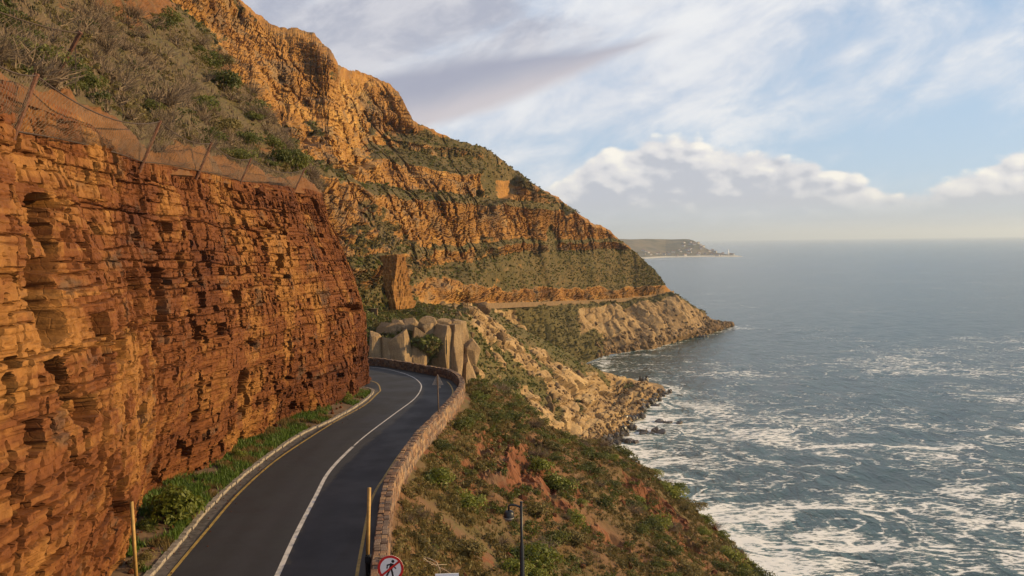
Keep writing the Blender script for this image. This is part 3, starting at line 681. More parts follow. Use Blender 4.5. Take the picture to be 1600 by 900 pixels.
def spur():
    dep = tps([(p[0], p[1]) for p in SPUR], np.log([p[2] for p in SPUR]))
    nu, nv, nb = 430, 330, 20
    rows = np.linspace(0, 1, nv)
    # rows run down the picture: the right end of each is the skyline of the spur, then the shore
    sil = np.array([(745, 475), (765, 482), (800, 505), (850, 531), (900, 558), (940, 580), (970, 592), (1000, 601), (1040, 611), (1034, 622), (1010, 633), (1003, 648), (985, 660), (978, 678), (962, 692), (955, 702), (940, 714), (915, 730)], float)
    pyr = 475 + (730 - 475) * rows
    sil_y, sil_x = sil[:, 1], sil[:, 0]
    right = np.interp(pyr, sil_y, sil_x) + 1.6 * fbm(pyr / 6, 0, 0, 3, 500)
    pt = np.interp(np.linspace(0, 1, nu), [0, 1], [545, 1])  # placeholder
    s = np.linspace(0, 1, nu)
    PX = 548 + (right[None, :] - 548) * s[:, None]; PYm = np.repeat(pyr[None], nu, 0)
    frx, fry = np.array([p[0] for p in PX_FAR_ROAD], float), np.array([p[1] for p in PX_FAR_ROAD], float)
    PYm = np.maximum(PYm, np.interp(PX, frx, fry) - 1.0)
    D = np.exp(dep(PX, PYm)); G = P(PX, PYm, D)
    # keep everything on or above the water, and the shore rows at it
    sp = sea_pt(PX, np.maximum(PYm, 420)); under = G[..., 2] < 0.3; G[under] = sp[under] + [0, 0, 0.2]
    last = G[-1]; k = np.linspace(0, 1, nb + 1)[1:]
    away = (last - CAM) * [1, 1, 0]; away /= np.linalg.norm(away, axis=1, keepdims=True)
    Gb = last[None] + away[None] * (k * 90)[:, None, None] + np.array([0.25, 0, -1.0]) * ((k ** 1.4)[:, None] * (np.maximum(last[:, 2], 0) + 5)[None])[..., None]
    G = np.concatenate([G, Gb], 0)
    N = grid_normals(G); N *= np.sign((N * (CAM - G)).sum(-1, keepdims=True)); N[nu:] *= np.sign(N[nu:, :, 2:3] + 1e-9) * np.sign((N[nu:] * (CAM - G[nu:])).sum(-1, keepdims=True) + 1e-9) * np.sign((N[nu:] * (CAM - G[nu:])).sum(-1, keepdims=True) + 1e-9)
    x, y, z = G[..., 0], G[..., 1], G[..., 2]
    # rounded granite slabs running down the slope, with grassy hollows between
    al = x * 0.86 - y * 0.30
    big = fbm(x / 28, y / 40, z / 28, 3, 510)
    hgt = sstep(42 - z, 0, 26)
    PXa = np.concatenate([PX, np.repeat(PX[-1:], nb, 0)], 0); PYa = np.concatenate([PYm, np.repeat(PYm[-1:], nb, 0)], 0)
    rm = 0.35 + 1.0 * fbm(x / 17, y / 24, z / 17, 3, 512) + 0.75 * hgt
    rm += -0.5 * (1 - sstep(np.hypot((PXa - 640) / 90, (PYa - 535) / 60), 0.7, 1.1)) + 0.5 * (1 - sstep(np.abs(PYa - (500 + (PXa - 735) * 0.62)) / 22, 0.4, 1.2)) * sstep(PXa, 700, 740)
    rm -= 0.9 * (1 - sstep(np.abs(PYa - (500 + (PXa - 790) * 0.56)) / 20, 0.4, 1.3)) * sstep(PXa, 770, 800) * sstep(960 - PXa, 0, 60)
    rm = sstep(rm, 0.42, 0.82)
    qa = al / 7.5 + 1.1 * fbm(x / 20, y / 20, z / 20, 2, 515); sl = np.floor(qa); fr = qa - sl
    vb = np.floor(z / 15.0 + 3 * hsh(sl.astype(np.int64), 0, 0, 2) + 0.35 * fbm(x / 10, y / 10, z / 10, 2, 517))
    fz = z / 15.0 + 3 * hsh(sl.astype(np.int64), 0, 0, 2) + 0.35 * fbm(x / 10, y / 10, z / 10, 2, 517) - vb
    dome = np.sqrt(np.clip(1 - (2 * fr - 1) ** 2, 0, 1)) * np.clip(1 - (2 * fz - 1) ** 4, 0, 1) ** 0.5
    hv = hsh(sl.astype(np.int64), vb.astype(np.int64), 0, 21)
    q3 = al / 2.6 + 0.8 * fbm(x / 7, y / 7, z / 7, 2, 518); s3 = np.floor(q3); h3 = hsh(s3.astype(np.int64), np.floor(z / 4.5 + 5 * hsh(s3.astype(np.int64), 0, 0, 12)).astype(np.int64), 0, 22)
    off = rm * (3.0 * (fr - 0.35) * (0.4 + 0.9 * hv) + 1.0 * dome + 2.0 * (hv - 0.4) + 1.3 * (h3 - 0.5)) + 2.2 * big + 1.1 * fbm(x / 5, y / 5, z / 5, 4, 520)
    rid = np.abs(fbm(al / 9, y / 40, z / 30, 2, 525)); off -= rm * 2.4 * (1 - sstep(rid, 0, 0.12))
    ns = PYm[0] * 0
    fade = sstep(np.concatenate([s, np.ones(nb)]), 0, 0.02)[:, None] * np.where(np.concatenate([s, 1 + k])[:, None] > 0.985, 0.35, 1.0) * sstep(z, 0.3, 6) * sstep(PYa - np.interp(PXa, frx, fry), 0, 6)
    G = G + N * (off * fade)[..., None]
    N2 = grid_normals(G); steep = 1 - np.abs(N2[..., 2])
    rock = np.clip(0.75 * rm + 0.3 * sstep(steep, 0.35, 0.7) + 0.2 * fbm(x / 6, y / 6, z / 6, 3, 530) - 0.1, 0, 1)
    rock = rock * (1 - 0.85 * (1 - sstep(np.hypot((PXa - 610) / 100, (PYa - 530) / 62) + 0.25 * fbm(x / 5, y / 5, z / 5, 3, 533), 0.7, 1.1)))
    tone = 0.2 + 0.45 * hv + 0.2 * fbm(x / 7, y / 7, z / 7, 3, 535) - 0.5 * (1 - sstep(z, 2, 7))
    green = 0.55 + 0.7 * fbm(x / 22, y / 22, z / 22, 3, 538)
    o = tag(link('granite_spur', grid_mesh('granite_spur', G, False, {'tone': tone, 'rock': rock, 'green': green}), M['granite']), 'grassy spur of pale granite running down to the surf', kind='structure')
    return o, G[:nu], rock[:nu], N2[:nu]
spur_o, SP_G, SP_ROCK, SP_N = spur()

# ------------------------------------------------------------------ granite foot of the headland
HSHORE = [(870, 585), (910, 570), (945, 555), (965, 552), (985, 549), (1003, 547), (1020, 546), (1036, 540), (1052, 536), (1075, 529), (1095, 525), (1112, 521), (1128, 514), (1143, 510)]
def headland():
    fr = np.array(PX_FAR_ROAD, float); sh = np.array(HSHORE, float)
    sil = np.array([(1042, 456), (1050, 457), (1062, 464), (1074, 471), (1084, 480), (1094, 494), (1108, 500), (1122, 503), (1134, 506), (1143, 509)], float)
    nu, nv, nb = 430, 170, 18
    px = np.linspace(745, 1142.5, nu)
    ptop = np.where(px < 1042, np.interp(px, fr[:, 0], fr[:, 1]) + 0.5, np.interp(px, sil[:, 0], sil[:, 1])) + 0.9 * fbm(px / 5, 0, 0, 3, 600) * sstep(px, 1044, 1056)
    pbot = np.interp(px, np.r_[745, sh[:, 0]], np.r_[600, sh[:, 1]])
    dt = np.interp(px, np.r_[fr[:, 0], 1062, 1094, 1143], np.r_[fr[:, 2], 1188, 1206, 0]); 
    ds = sea_pt(px, pbot)[:, 1]
    dt = np.where(px > 1042, np.minimum(dt, 1200), dt); dt = np.where(px > 1042, np.interp(px, [1042, 1070, 1100, 1143], [1150, 1165, 1190, ds[-1] + 4]), dt)
    v = np.linspace(0, 1, nv)
    PX = np.repeat(px[:, None], nv, 1); PYm = pbot[:, None] + (ptop - pbot)[:, None] * v[None]
    D = ds[:, None] + (dt - ds)[:, None] * (v[None] ** 1.25)
    G = P(PX, PYm, D)
    last = G[:, -1]; k = np.linspace(0, 1, nb + 1)[1:]
    away = (last - CAM) * [1, 1, 0]; away /= np.linalg.norm(away, axis=1, keepdims=True)
    drop = np.where(px > 1040, np.maximum(last[:, 2], 0) + 4, 0.5)
    Gb = last[:, None] + away[:, None] * (k * np.where(px > 1040, 120, 14)[:, None])[..., None] + np.array([0, 0, -1.0]) * ((k ** 1.3)[None] * drop[:, None])[..., None]
    G = np.concatenate([G, Gb], 1)
    N = grid_normals(G); N *= np.sign((N * (CAM - G)).sum(-1, keepdims=True) + 1e-9)
    x, y, z = G[..., 0], G[..., 1], G[..., 2]
    al = 0.6 * x + 0.8 * y
    q = al / 13.0 + 1.0 * fbm(x / 30, y / 30, z / 25, 2, 605) - z / 60.0; sl = np.floor(q); f = q - sl
    zz = z / 13 + 3 * hsh(sl.astype(np.int64), 0, 0, 3) + 0.4 * fbm(x / 18, y / 18, z / 18, 2, 606); vb = np.floor(zz); fz = zz - vb
    hv = hsh(sl.astype(np.int64), vb.astype(np.int64), 0, 23)
    dome = np.sqrt(np.clip(1 - (2 * f - 1) ** 2, 0, 1)) * np.clip(1 - (2 * fz - 1) ** 4, 0, 1) ** 0.5
    q2 = al / 4.5 + fbm(x / 10, y / 10, z / 10, 2, 607); s2 = np.floor(q2)
    off = 2.6 * dome * (0.4 + 0.8 * hv) + 6.0 * (f - 0.4) * (0.4 + 0.8 * hv) + 9.0 * fbm(al / 45, z / 80, 0, 3, 608) + 2.0 * (hsh(s2.astype(np.int64), np.floor(z / 6).astype(np.int64), 0, 24) - 0.5) + 1.6 * fbm(x / 8, y / 8, z / 8, 3, 609)
    vv = np.r_[v, 1 + k][None]
    fade = sstep(vv, 0, 0.08) * (1 - 0.9 * sstep(vv, 0.9, 1.0)) * sstep(px, 745, 775)[:, None]
    G = G + N * (off * fade)[..., None]
    N2 = grid_normals(G); steep = 1 - np.abs(N2[..., 2])
    grass = 1 - sstep(np.abs((x - np.interp(px, [745, 960], [0, 0])[:, None]) * 0 + PXY(px, nv, nb, 'g')), 0.5, 1.0)
    rock = np.clip(0.85 + 0.35 * fbm(x / 20, y / 20, z / 20, 3, 611) - 0.9 * grass, 0, 1)
    tone = 0.2 + 0.35 * hv + 0.2 * fbm(x / 12, y / 12, z / 12, 3, 613) - 0.55 * (1 - sstep(z, 2.5, 8))
    o = tag(link('granite_headland', grid_mesh('granite_headland', G, False, {'tone': tone, 'rock': rock, 'green': 0.5 + 0 * z}), M['granite']), 'pale granite foot of the headland below the far road', kind='structure')
    return o, G, rock
def PXY(px, nv, nb, _):
    v = np.r_[np.linspace(0, 1, nv), np.ones(nb)]
    X = np.repeat(px[:, None], nv + nb, 1); V = np.repeat(v[None], len(px), 0)
    a = (X - (850 + (1 - V) * 60)) / 52.0                       # a grassy fan left of the bare buttress
    c = (X - (1085 - V * 10)) / 400.0 + (V - 0.9) * 9
    n = 0.5 * fbm(X / 25, V * 3, 0, 3, 620)
    return np.minimum(np.abs(a) + n, np.abs(c) + 0.3 + n)
headl, HL_G, HL_ROCK = headland()

# ------------------------------------------------------------------ far coast
def far_coast():
    prof = np.array([(940, 372), (985, 374), (1010, 373.3), (1030, 373.6), (1050, 374.0), (1066, 373.6), (1076, 373.6), (1084, 376), (1092, 381), (1100, 386.5), (1110, 391), (1122, 395), (1136, 397.5), (1150, 399), (1160, 400.5)], float)
    base = np.array([(940, 408), (985, 406), (1040, 402.5), (1100, 401.6), (1160, 401.2)], float)
    nu, nv = 170, 40
    px = np.linspace(940, 1160, nu); pt = np.interp(px, prof[:, 0], prof[:, 1]); pb = np.interp(px, base[:, 0], base[:, 1])
    ds = sea_pt(px, pb)[:, 1]; k = np.linspace(0, 1, nv)
    dt = ds + np.interp(px, [940, 1076, 1120, 1160], [1500, 1300, 500, 120])
    v = np.linspace(0, 1, nv); PYm = pb[:, None] + (pt - pb)[:, None] * v[None]; D = ds[:, None] + (dt - ds)[:, None] * v[None] ** 0.75
    G = P(np.repeat(px[:, None], nv, 1), PYm, D)
    b1 = G[:, -1:] + np.array([0, 500, -30.0]); b2 = G[:, -1:] * [1, 1, 0] + np.array([0, 1300, -3.0])
    G = np.concatenate([G, b1, b2], 1)
    x, y, z = G[..., 0], G[..., 1], G[..., 2]
    G[..., 2] += 7 * fbm(x / 160, y / 300, 0, 4, 700) * sstep(z, 5, 60) * (1 - sstep(np.arange(nv + 2), nv - 6, nv - 1))[None]
    G[:, 0, 2] = -1.0
    mt, b = new_mat('far_scrub')
    pos = b.n('ShaderNodeNewGeometry').outputs['Position']; sp = b.n('ShaderNodeSeparateXYZ', {0: pos})
    n = b.noise(pos, 0.006, 5.0, 0.65)
    c = b.mix(b.ss(n, 0.35, 0.65), (0.06, 0.055, 0.03), (0.16, 0.12, 0.07))
    c = b.mix(b.ss(sp.outputs[2], 9.0, 4.0), c, (0.5, 0.45, 0.36))
    b.done(bsdf(b, c, 0.9))
    tag(link('far_headland', grid_mesh('far_headland', G, True), mt), 'low hazy headland on the far side of the bay', kind='structure')
    return G
FC_G = far_coast()

# ------------------------------------------------------------------ sea
def sea():
    shore = [sea_pt(float(a), float(c)) for a, c in HSHORE[2:]]
    sp = [sea_pt(float(a), float(c)) for a, c in SHORE_PX[:7]]
    near = [np.array(p, float) for p in ((66, 470, 0), (76, 400, 0), (92, 330, 0), (98, 280, 0), (96, 230, 0), (92, 180, 0), (88, 120, 0))]
    lines = [(resample(np.array(shore), 4.0), 1.0), (resample(np.array(sp), 3.0), 1.5), (resample(np.array([sp[-1], *near]), 4.0), 0.9), (resample(np.array([sp[0], sp[0] + [-40, 100, 0], shore[0]]), 5.0), 0.5),
             (resample(np.array([sea_pt(940., 407.5), sea_pt(1000., 406.), sea_pt(1060., 403.5), sea_pt(1150., 402.5)]), 60.0), 6.0)]
    th = np.radians(np.r_[np.linspace(-60, -14, 24, endpoint=False), np.linspace(-14, 34, 330), np.linspace(34.2, 70, 24)])
    rr = np.r_[np.linspace(40, 220, 20, endpoint=False), np.geomspace(220, 2200, 360), np.geomspace(2220, 88000, 80)]
    A, Rr = np.meshgrid(th, rr, indexing='ij')
    X, Y = Rr * np.sin(A), Rr * np.cos(A)
    foam = np.zeros_like(X)
    sel = (Rr < 9500)
    pts = np.stack([X[sel], Y[sel]], 1); f = np.zeros(len(pts))
    for ln, wgt in lines:
        d2 = np.full(len(pts), 1e18)
        for q in ln: d2 = np.minimum(d2, (pts[:, 0] - q[0]) ** 2 + (pts[:, 1] - q[1]) ** 2)
        d = np.sqrt(d2); f = np.maximum(f, np.exp(-d / (17.0 * wgt)))
    foam[sel] = f
    swell = 0.9 * np.sin((X * 0.86 - Y * 0.42) / 9.5 + 2.2 * fbm(X / 90, Y / 90, 0, 2, 800)) * (0.5 + fbm(X / 70, Y / 70, 0, 2, 803)) + 0.5 * fbm(X / 14, Y / 14, 0, 3, 806)
    Z = swell * (1 - sstep(Rr, 900, 2200)) * 0.9 + 0.0
    me = grid_mesh('sea', np.stack([X, Y, Z], -1), True, {'shore': foam})
    mt, b = new_mat('sea_water')
    pos = b.n('ShaderNodeNewGeometry').outputs['Position']
    flat = b.map(pos, sc=(1, 1, 0))
    w1 = b.noise(b.map(flat, rot=(0, 0, R(-26)), sc=(0.11, 0.045, 1)), 1.0, 5.0, 0.62, 0.4)
    w2 = b.noise(b.map(flat, rot=(0, 0, R(-14)), sc=(0.42, 0.2, 1)), 1.0, 4.0, 0.6, 0.3)
    w3 = b.noise(flat, 1.3, 3.0, 0.6)
    hh = b.m('ADD', b.m('MULTIPLY', w1, 3.6), b.m('ADD', b.m('MULTIPLY', w2, 0.85), b.m('MULTIPLY', w3, 0.16)))
    nrm = b.bump(hh, 1.0, 1.0)
    sh = b.attr('shore')
    # foam: drawn-out lace left behind by breakers
    wv = b.n('ShaderNodeVectorMath', {0: flat, 1: b.n('ShaderNodeVectorMath', {0: b.noise(flat, 0.012, 3.0, 0.5, 0, 1), 'Scale': 13.0}, operation='SCALE').outputs[0]}, operation='ADD').outputs[0]
    l1 = b.noise(b.map(wv, rot=(0, 0, R(18)), sc=(0.008, 0.019, 1)), 1.0, 4.0, 0.5, 0.6)
    ridge = b.m('SUBTRACT', 1.0, b.m('MULTIPLY', b.m('ABSOLUTE', b.m('SUBTRACT', l1, 0.5)), 10.0))
    l2 = b.noise(b.map(wv, rot=(0, 0, R(-30)), sc=(0.035, 0.07, 1)), 1.0, 6.0, 0.65, 0.4)
    ridge2 = b.m('SUBTRACT', 1.0, b.m('MULTIPLY', b.m('ABSOLUTE', b.m('SUBTRACT', l2, 0.5)), 8.0))
    big = b.noise(b.map(flat, loc=(140, 60, 0), sc=(0.0032, 0.0052, 1)), 1.0, 3.0, 0.55, 0.4)
    sp_ = b.n('ShaderNodeSeparateXYZ', {0: pos})
    dist = b.n('ShaderNodeVectorMath', {0: flat}, operation='LENGTH').outputs['Value']     # metres from the foot of the lookout: surf dies out offshore
    cover = b.m('ADD', b.ss(big, 0.36, 0.66, -0.50, 0.06), b.ss(dist, 420.0, 1500.0, 0.14, -0.55))
    fine = b.noise(b.map(flat, rot=(0, 0, R(-20)), sc=(0.36, 0.85, 1)), 1.0, 6.0, 0.74, 0.4)
    patch = b.noise(b.map(flat, loc=(20, 9, 0), rot=(0, 0, R(24)), sc=(0.013, 0.03, 1)), 1.0, 4.0, 0.6, 0.3)
    streak = b.noise(b.map(wv, rot=(0, 0, R(24)), sc=(0.045, 0.16, 1)), 1.0, 5.0, 0.65, 0.2)
    lace = b.ss(b.vor(b.map(wv, rot=(0, 0, R(24)), sc=(0.10, 0.20, 1)), 1.0, 'DISTANCE_TO_EDGE'), 0.22, 0.0)
    fd = b.m('ADD', b.m('MULTIPLY', b.m('MAXIMUM', ridge, -0.25), 0.60), b.m('ADD', cover, b.m('MULTIPLY', sh, 0.66)))
    fd = b.m('ADD', fd, b.m('ADD', b.m('MULTIPLY', b.m('SUBTRACT', patch, 0.5), 1.0), b.m('MULTIPLY', b.m('SUBTRACT', streak, 0.5), 1.0)))
    fd = b.m('ADD', fd, b.m('ADD', b.m('MULTIPLY', b.m('SUBTRACT', fine, 0.5), 2.9), b.m('MULTIPLY', lace, 0.42)))
    fm = b.ss(fd, 0.42, 1.0)
    caps = b.m('MULTIPLY', b.ss(b.m('ADD', w1, b.m('MULTIPLY', b.m('SUBTRACT', fine, 0.5), 0.25)), 0.69, 0.76), 0.55)
    fm = b.m('MAXIMUM', fm, caps)
    milky = b.ss(b.m('ADD', cover, b.m('MULTIPLY', sh, 1.3)), -0.25, 0.9)
    deep = b.mix(b.ss(w1, 0.35, 0.7), (0.013, 0.034, 0.032), (0.034, 0.074, 0.068))
    wc = b.mix(b.m('MULTIPLY', milky, 0.65), deep, (0.085, 0.16, 0.155))
    water = bsdf(b, wc, 0.2, nrm, IOR=1.33, **{'Specular IOR Level': 0.5})
    fo = bsdf(b, (0.80, 0.78, 0.74), 0.85, b.bump(fine, 0.8, 0.6))
    b.done(b.n('ShaderNodeMixShader', {0: fm, 1: water, 2: fo}).outputs[0])
    tag(link('sea', me, mt), 'blue green sea streaked with foam', kind='structure')
sea()

# ------------------------------------------------------------------ air
def haze():
    mt, b = new_mat('haze_air')
    vol = b.n('ShaderNodeVolumePrincipled', {'Color': (0.72, 0.84, 1.0, 1), 'Density': 3.6e-5, 'Anisotropy': 0.25})
    b.done(None, vol.outputs[0])
    m = MB(); z0, z1 = -6.0, 620.0
    m.box((0, 0, (z0 + z1) / 2), (190000, 190000, z1 - z0))
    tag(m.build('haze', mt), 'pale sea haze in the air over the bay', kind='stuff')
haze()

# ------------------------------------------------------------------ road
def asphalt():
    mt, b = new_mat('asphalt')
    pos = b.n('ShaderNodeNewGeometry').outputs['Position']
    n = b.noise(pos, 0.35, 4.0, 0.6); g = b.noise(pos, 38.0, 3.0, 0.7); tr = b.noise(b.map(pos, sc=(0.9, 0.09, 1)), 1.0, 4.0, 0.6)
    c = b.mix(b.ss(b.m('ADD', b.m('MULTIPLY', n, 0.5), b.m('MULTIPLY', tr, 0.5)), 0.36, 0.66), (0.012, 0.012, 0.015), (0.021, 0.021, 0.025))
    c = b.mix(b.ss(g, 0.35, 0.7, 0, 0.5), c, (0.038, 0.036, 0.038))
    lat = b.attr('lat'); c = b.mix(b.m('MULTIPLY', lat, 0.45), c, (0.013, 0.012, 0.0125))
    cr = b.vor(b.map(pos, sc=(0.28, 0.16, 1)), 1.0, 'DISTANCE_TO_EDGE')
    c = b.mix(b.m('MULTIPLY', b.ss(cr, 0.012, 0.004), 0.5), c, (0.015, 0.013, 0.013))
    b.done(bsdf(b, c, b.ss(n, 0.3, 0.7, 0.62, 0.8), b.bump(g, 0.35, 0.01), **{'Specular IOR Level': 0.35})); return mt
def paint(name, col):
    mt, b = new_mat(name)
    pos = b.n('ShaderNodeNewGeometry').outputs['Position']
    n = b.noise(pos, 2.2, 6.0, 0.7)
    b.done(bsdf(b, b.mix(b.ss(n, 0.36, 0.56), tuple(c * 0.55 for c in col), col), 0.7)); return mt
M['asphalt'] = asphalt(); M['white_line'] = paint('white_line_paint', (0.52, 0.48, 0.45)); M['yellow_line'] = paint('yellow_line_paint', (0.36, 0.23, 0.05))
def ribbon(name, L, w, mat, dz, off=0.0, label=None, parent=None, kind=None, cat=None):
    s = side(L); a = L + s * (off - w / 2) + [0, 0, dz]; c = L + s * (off + w / 2) + [0, 0, dz]
    o = link(name, grid_mesh(name, np.stack([a, c], 1)), mat, parent)
    return tag(o, label, cat, None, kind)
def road():
    ys = np.arange(2.0, 108.0, 0.5)
    xr = np.interp(ys, L_WI[:, 1], L_WI[:, 0]) + 0.2
    s = np.linspace(0, 1, 90)
    G = np.zeros((len(ys), 90, 3)); G[..., 0] = -30 + (xr[:, None] + 30) * s; G[..., 1] = ys[:, None]; G[..., 2] = road_z(ys)[:, None]
    dl = np.full(G.shape[:2], 1e9)
    for q in L_W[::1]: dl = np.minimum(dl, np.hypot(G[..., 0] - q[0], G[..., 1] - q[1]))
    lat = np.exp(-((dl - 0.95) / 0.32) ** 2) + np.exp(-((dl - 2.45) / 0.32) ** 2)
    rd = tag(link('road', grid_mesh('road', G, True, {'lat': lat}, flip=True), M['asphalt']), 'dark two-lane asphalt road curving round the cliff', kind='structure')
    ribbon('yellow_edge_line', L_LY, 0.13, M['yellow_line'], 0.005, parent=rd)
    e = L_WI.copy(); ribbon('yellow_edge_line', e, 0.13, M['yellow_line'], 0.005, -0.62, parent=rd)
    # centre line: a wide solid stretch near the camera, a thinner one beyond, with the gap seen in the photograph
    d = np.r_[0, np.cumsum(np.linalg.norm(np.diff(L_W, axis=0), axis=1))]
    _, pyw, _ = project(L_W)
    k = int(np.argmin(np.abs(pyw - 697) + (L_W[:, 1] > 70) * 999))
    k2 = int(np.argmin(np.abs(pyw - 678) + (L_W[:, 1] > 75) * 999))
    ribbon('centre_line', L_W[:k], 0.2, M['white_line'], 0.005, parent=rd)
    ribbon('centre_line', L_W[k:], 0.11, M['white_line'], 0.005, parent=rd)
    # repair patch of darker asphalt before the bend
    pm = plain('patch_asphalt', (0.022, 0.02, 0.021), 0.75, 0.2, 2.0)
    pc = on_road([(528, 703), (575, 703), (592, 686), (552, 686)]); pc[:, 2] += 0.003
    me = bpy.data.meshes.new('asphalt_patch'); me.from_pydata([tuple(p) for p in pc], [], [(0, 1, 2, 3)]); link('asphalt_patch', me, pm, rd)
    # rough gutter strip between the yellow line and the kerb
    gm = plain('gutter_stone', (0.075, 0.062, 0.056), 0.9, 0.5, 3.5, 0, 0.03)
    ribbon('gutter', L_KB, 0.5, gm, 0.0025, 0.34, parent=rd)
    return rd
road_o = road()

def stone_protos(n, jit, mat, seed, name='stone'):
    out = []; r = random.Random(seed)
    for i in range(n):
        m = MB(); V = []
        for z in (-0.5, 0.5):
            for x, y in ((-0.5, -0.5), (0.5, -0.5), (0.5, 0.5), (-0.5, 0.5)):
                V.append((x * (1 + r.uniform(-jit, jit * 0.2)), y * (1 + r.uniform(-jit, jit * 0.2)), z * (1 + r.uniform(-jit, jit * 0.3))))
        # chamfered top ring keeps the edges from reading as knife-cut
        T = [(v[0] * 0.82, v[1] * 0.82, v[2] + 0.09 + r.uniform(-.03, .03)) for v in V[4:]]
        m.add(V + T, [(0, 3, 2, 1), (0, 1, 5, 4), (1, 2, 6, 5), (2, 3, 7, 6), (3, 0, 4, 7), (4, 5, 9, 8), (5, 6, 10, 9), (6, 7, 11, 10), (7, 4, 8, 11), (8, 9, 10, 11)])
        me = m.mesh(name); me.materials.append(mat[i % len(mat)]); out.append(me)
    return out
def frame_at(L, s_, i):
    t = math.atan2(s_[i][0], -s_[i][1]) if False else math.atan2(L[min(i + 1, len(L) - 1)][1] - L[max(i - 1, 0)][1], L[min(i + 1, len(L) - 1)][0] - L[max(i - 1, 0)][0]); return t

M['wall_stones'] = [plain('wall_stone_%d' % i, c, 0.9, 0.3, 5.0, 0, 0.02) for i, c in enumerate(((0.15, 0.078, 0.046), (0.21, 0.115, 0.062), (0.13, 0.085, 0.06), (0.25, 0.15, 0.08), (0.10, 0.058, 0.04), (0.18, 0.12, 0.085)))]
M['mortar'] = plain('wall_mortar', (0.16, 0.105, 0.07), 0.95, 0.25, 4.0, 0, 0.02)
def parapet():
    root = empty('parapet_wall', tuple(L_WI[0]))
    inv = -np.array(L_WI[0])
    # mortar core, set back from the stone faces
    s_ = wall_s; h = WALL_H - 0.05
    def ring(o0, o1, z0, z1):
        return np.stack([L_WI + s_ * o0 + [0, 0, z0], L_WI + s_ * o0 + [0, 0, z1], L_WI + s_ * o1 + [0, 0, z1], L_WI + s_ * o1 + [0, 0, z0]], 1) + inv
    core = link('mortar_core', grid_mesh('mortar_core', ring(0.03, WALL_T - 0.03, -1.2, h)), M['mortar'], root)
    protos = stone_protos(18, 0.16, M['wall_stones'], 3)
    d = np.r_[0, np.cumsum(np.linalg.norm(np.diff(L_WI, axis=0), axis=1))]; tot = d[-1]
    tan = np.gradient(L_WI, axis=0); tan /= np.linalg.norm(tan, axis=1, keepdims=True)
    r = random.Random(4); items = []
    def place(s, o, z, sx, sy, sz, tilt='top'):
        p = np.array([np.interp(s, d, L_WI[:, k]) for k in range(3)]); t = np.array([np.interp(s, d, tan[:, k]) for k in range(3)]); n = np.array([np.interp(s, d, s_[:, k]) for k in range(3)])
        ang = math.atan2(t[1], t[0]); pos = p + n * o + [0, 0, z]
        items.append((pos, ang + r.uniform(-.04, .04), (sx, sy, sz), tilt, r.randrange(len(protos)), n))
    # coping stones laid across the top
    for row, (o, w) in enumerate(((0.12, 0.26), (0.36, 0.25))):
        s = 4.0 + r.uniform(0, .3)
        while s < tot - 0.3:
            l = r.uniform(0.26, 0.52); place(s + l / 2, o + r.uniform(-.02, .02), WALL_H - 0.04 + r.uniform(-.03, .04), l * 0.92, w * r.uniform(0.9, 0.99), 0.1); s += l
    # face stones, sea side and road side
    for o, zs in ((WALL_T, (-0.75, -0.5, -0.24, 0.02, 0.27, 0.5, 0.72)), (0.0, (0.13, 0.38, 0.62))):
        for j, z in enumerate(zs):
            s = 4.0 + r.uniform(0, .3)
            while s < tot - 0.3:
                l = r.uniform(0.28, 0.6); place(s + l / 2, o + (-0.02 if o else 0.02), z + r.uniform(-.015, .015), l * 0.95, 0.12 + r.uniform(0, .035), 0.235, 'face'); s += l
    # nearest and most visible pieces are objects, the rest one mesh
    def score(it):
        _, py, w = project(it[0][None]); return w[0] + (0 if it[3] == 'top' else 9) + (60 if py[0] > 915 else 0) + (40 if it[3] == 'face' and it[5] @ (np.array(it[0]) - CAM) > 0 else 0)
    items.sort(key=score)
    for it in items[:300]:
        o = link('stone', protos[it[4]], None, root, tuple(it[0] + inv), (0, 0, it[1]), it[2])
    rest = items[300:]; Vs = []; Fs = []; k = 0
    base = [(np.array([v.co[:] for v in p.vertices]), [tuple(f.vertices) for f in p.polygons]) for p in protos]
    by = {}
    for it in rest:
        V, Fc = base[it[4]]; ca, sa = math.cos(it[1]), math.sin(it[1]); q = V * it[2]
        q = np.stack([q[:, 0] * ca - q[:, 1] * sa, q[:, 0] * sa + q[:, 1] * ca, q[:, 2]], 1) + it[0] + inv
        mi = it[4] % len(M['wall_stones']); by.setdefault('v', []).append(q); by.setdefault('m', []).extend([mi] * len(Fc)); by.setdefault('f', []).append(np.array(Fc) + k); k += len(V)
    me = mesh_np('further_stones', np.concatenate(by['v']), np.concatenate(by['f']), 4)
    for mm in M['wall_stones']: me.materials.append(mm)
    me.polygons.foreach_set('material_index', np.array(by['m'], np.int32)); me.update()
    tag(link('further_stones', me, None, root), kind='stuff')
    tag(root, 'low red stone parapet wall along the seaward road edge', 'wall')
parapet()

def kerb():
    root = empty('kerb', tuple(L_KB[0]))
    protos = stone_protos(8, 0.12, [M['kerb']], 9, 'kerb_stone')
    d = np.r_[0, np.cumsum(np.linalg.norm(np.diff(L_KB, axis=0), axis=1))]; r = random.Random(2); s = 18.0
    tan = np.gradient(L_KB, axis=0)
    while s < d[-1] - 0.5:
        l = r.uniform(0.55, 0.95); p = np.array([np.interp(s + l / 2, d, L_KB[:, k]) for k in range(3)]); t = [np.interp(s + l / 2, d, tan[:, k]) for k in range(3)]
        link('kerb_stone', protos[r.randrange(8)], None, root, tuple(p - L_KB[0] + [r.uniform(-.02, .02), 0, 0.03 + r.uniform(-.01, .015)]), (0, 0, math.atan2(t[1], t[0]) + r.uniform(-.03, .03)), (l * 0.96, r.uniform(0.24, 0.32), 0.2)); s += l
    tag(root, 'rough pale concrete kerb between the road and the green verge', 'kerb')
kerb()

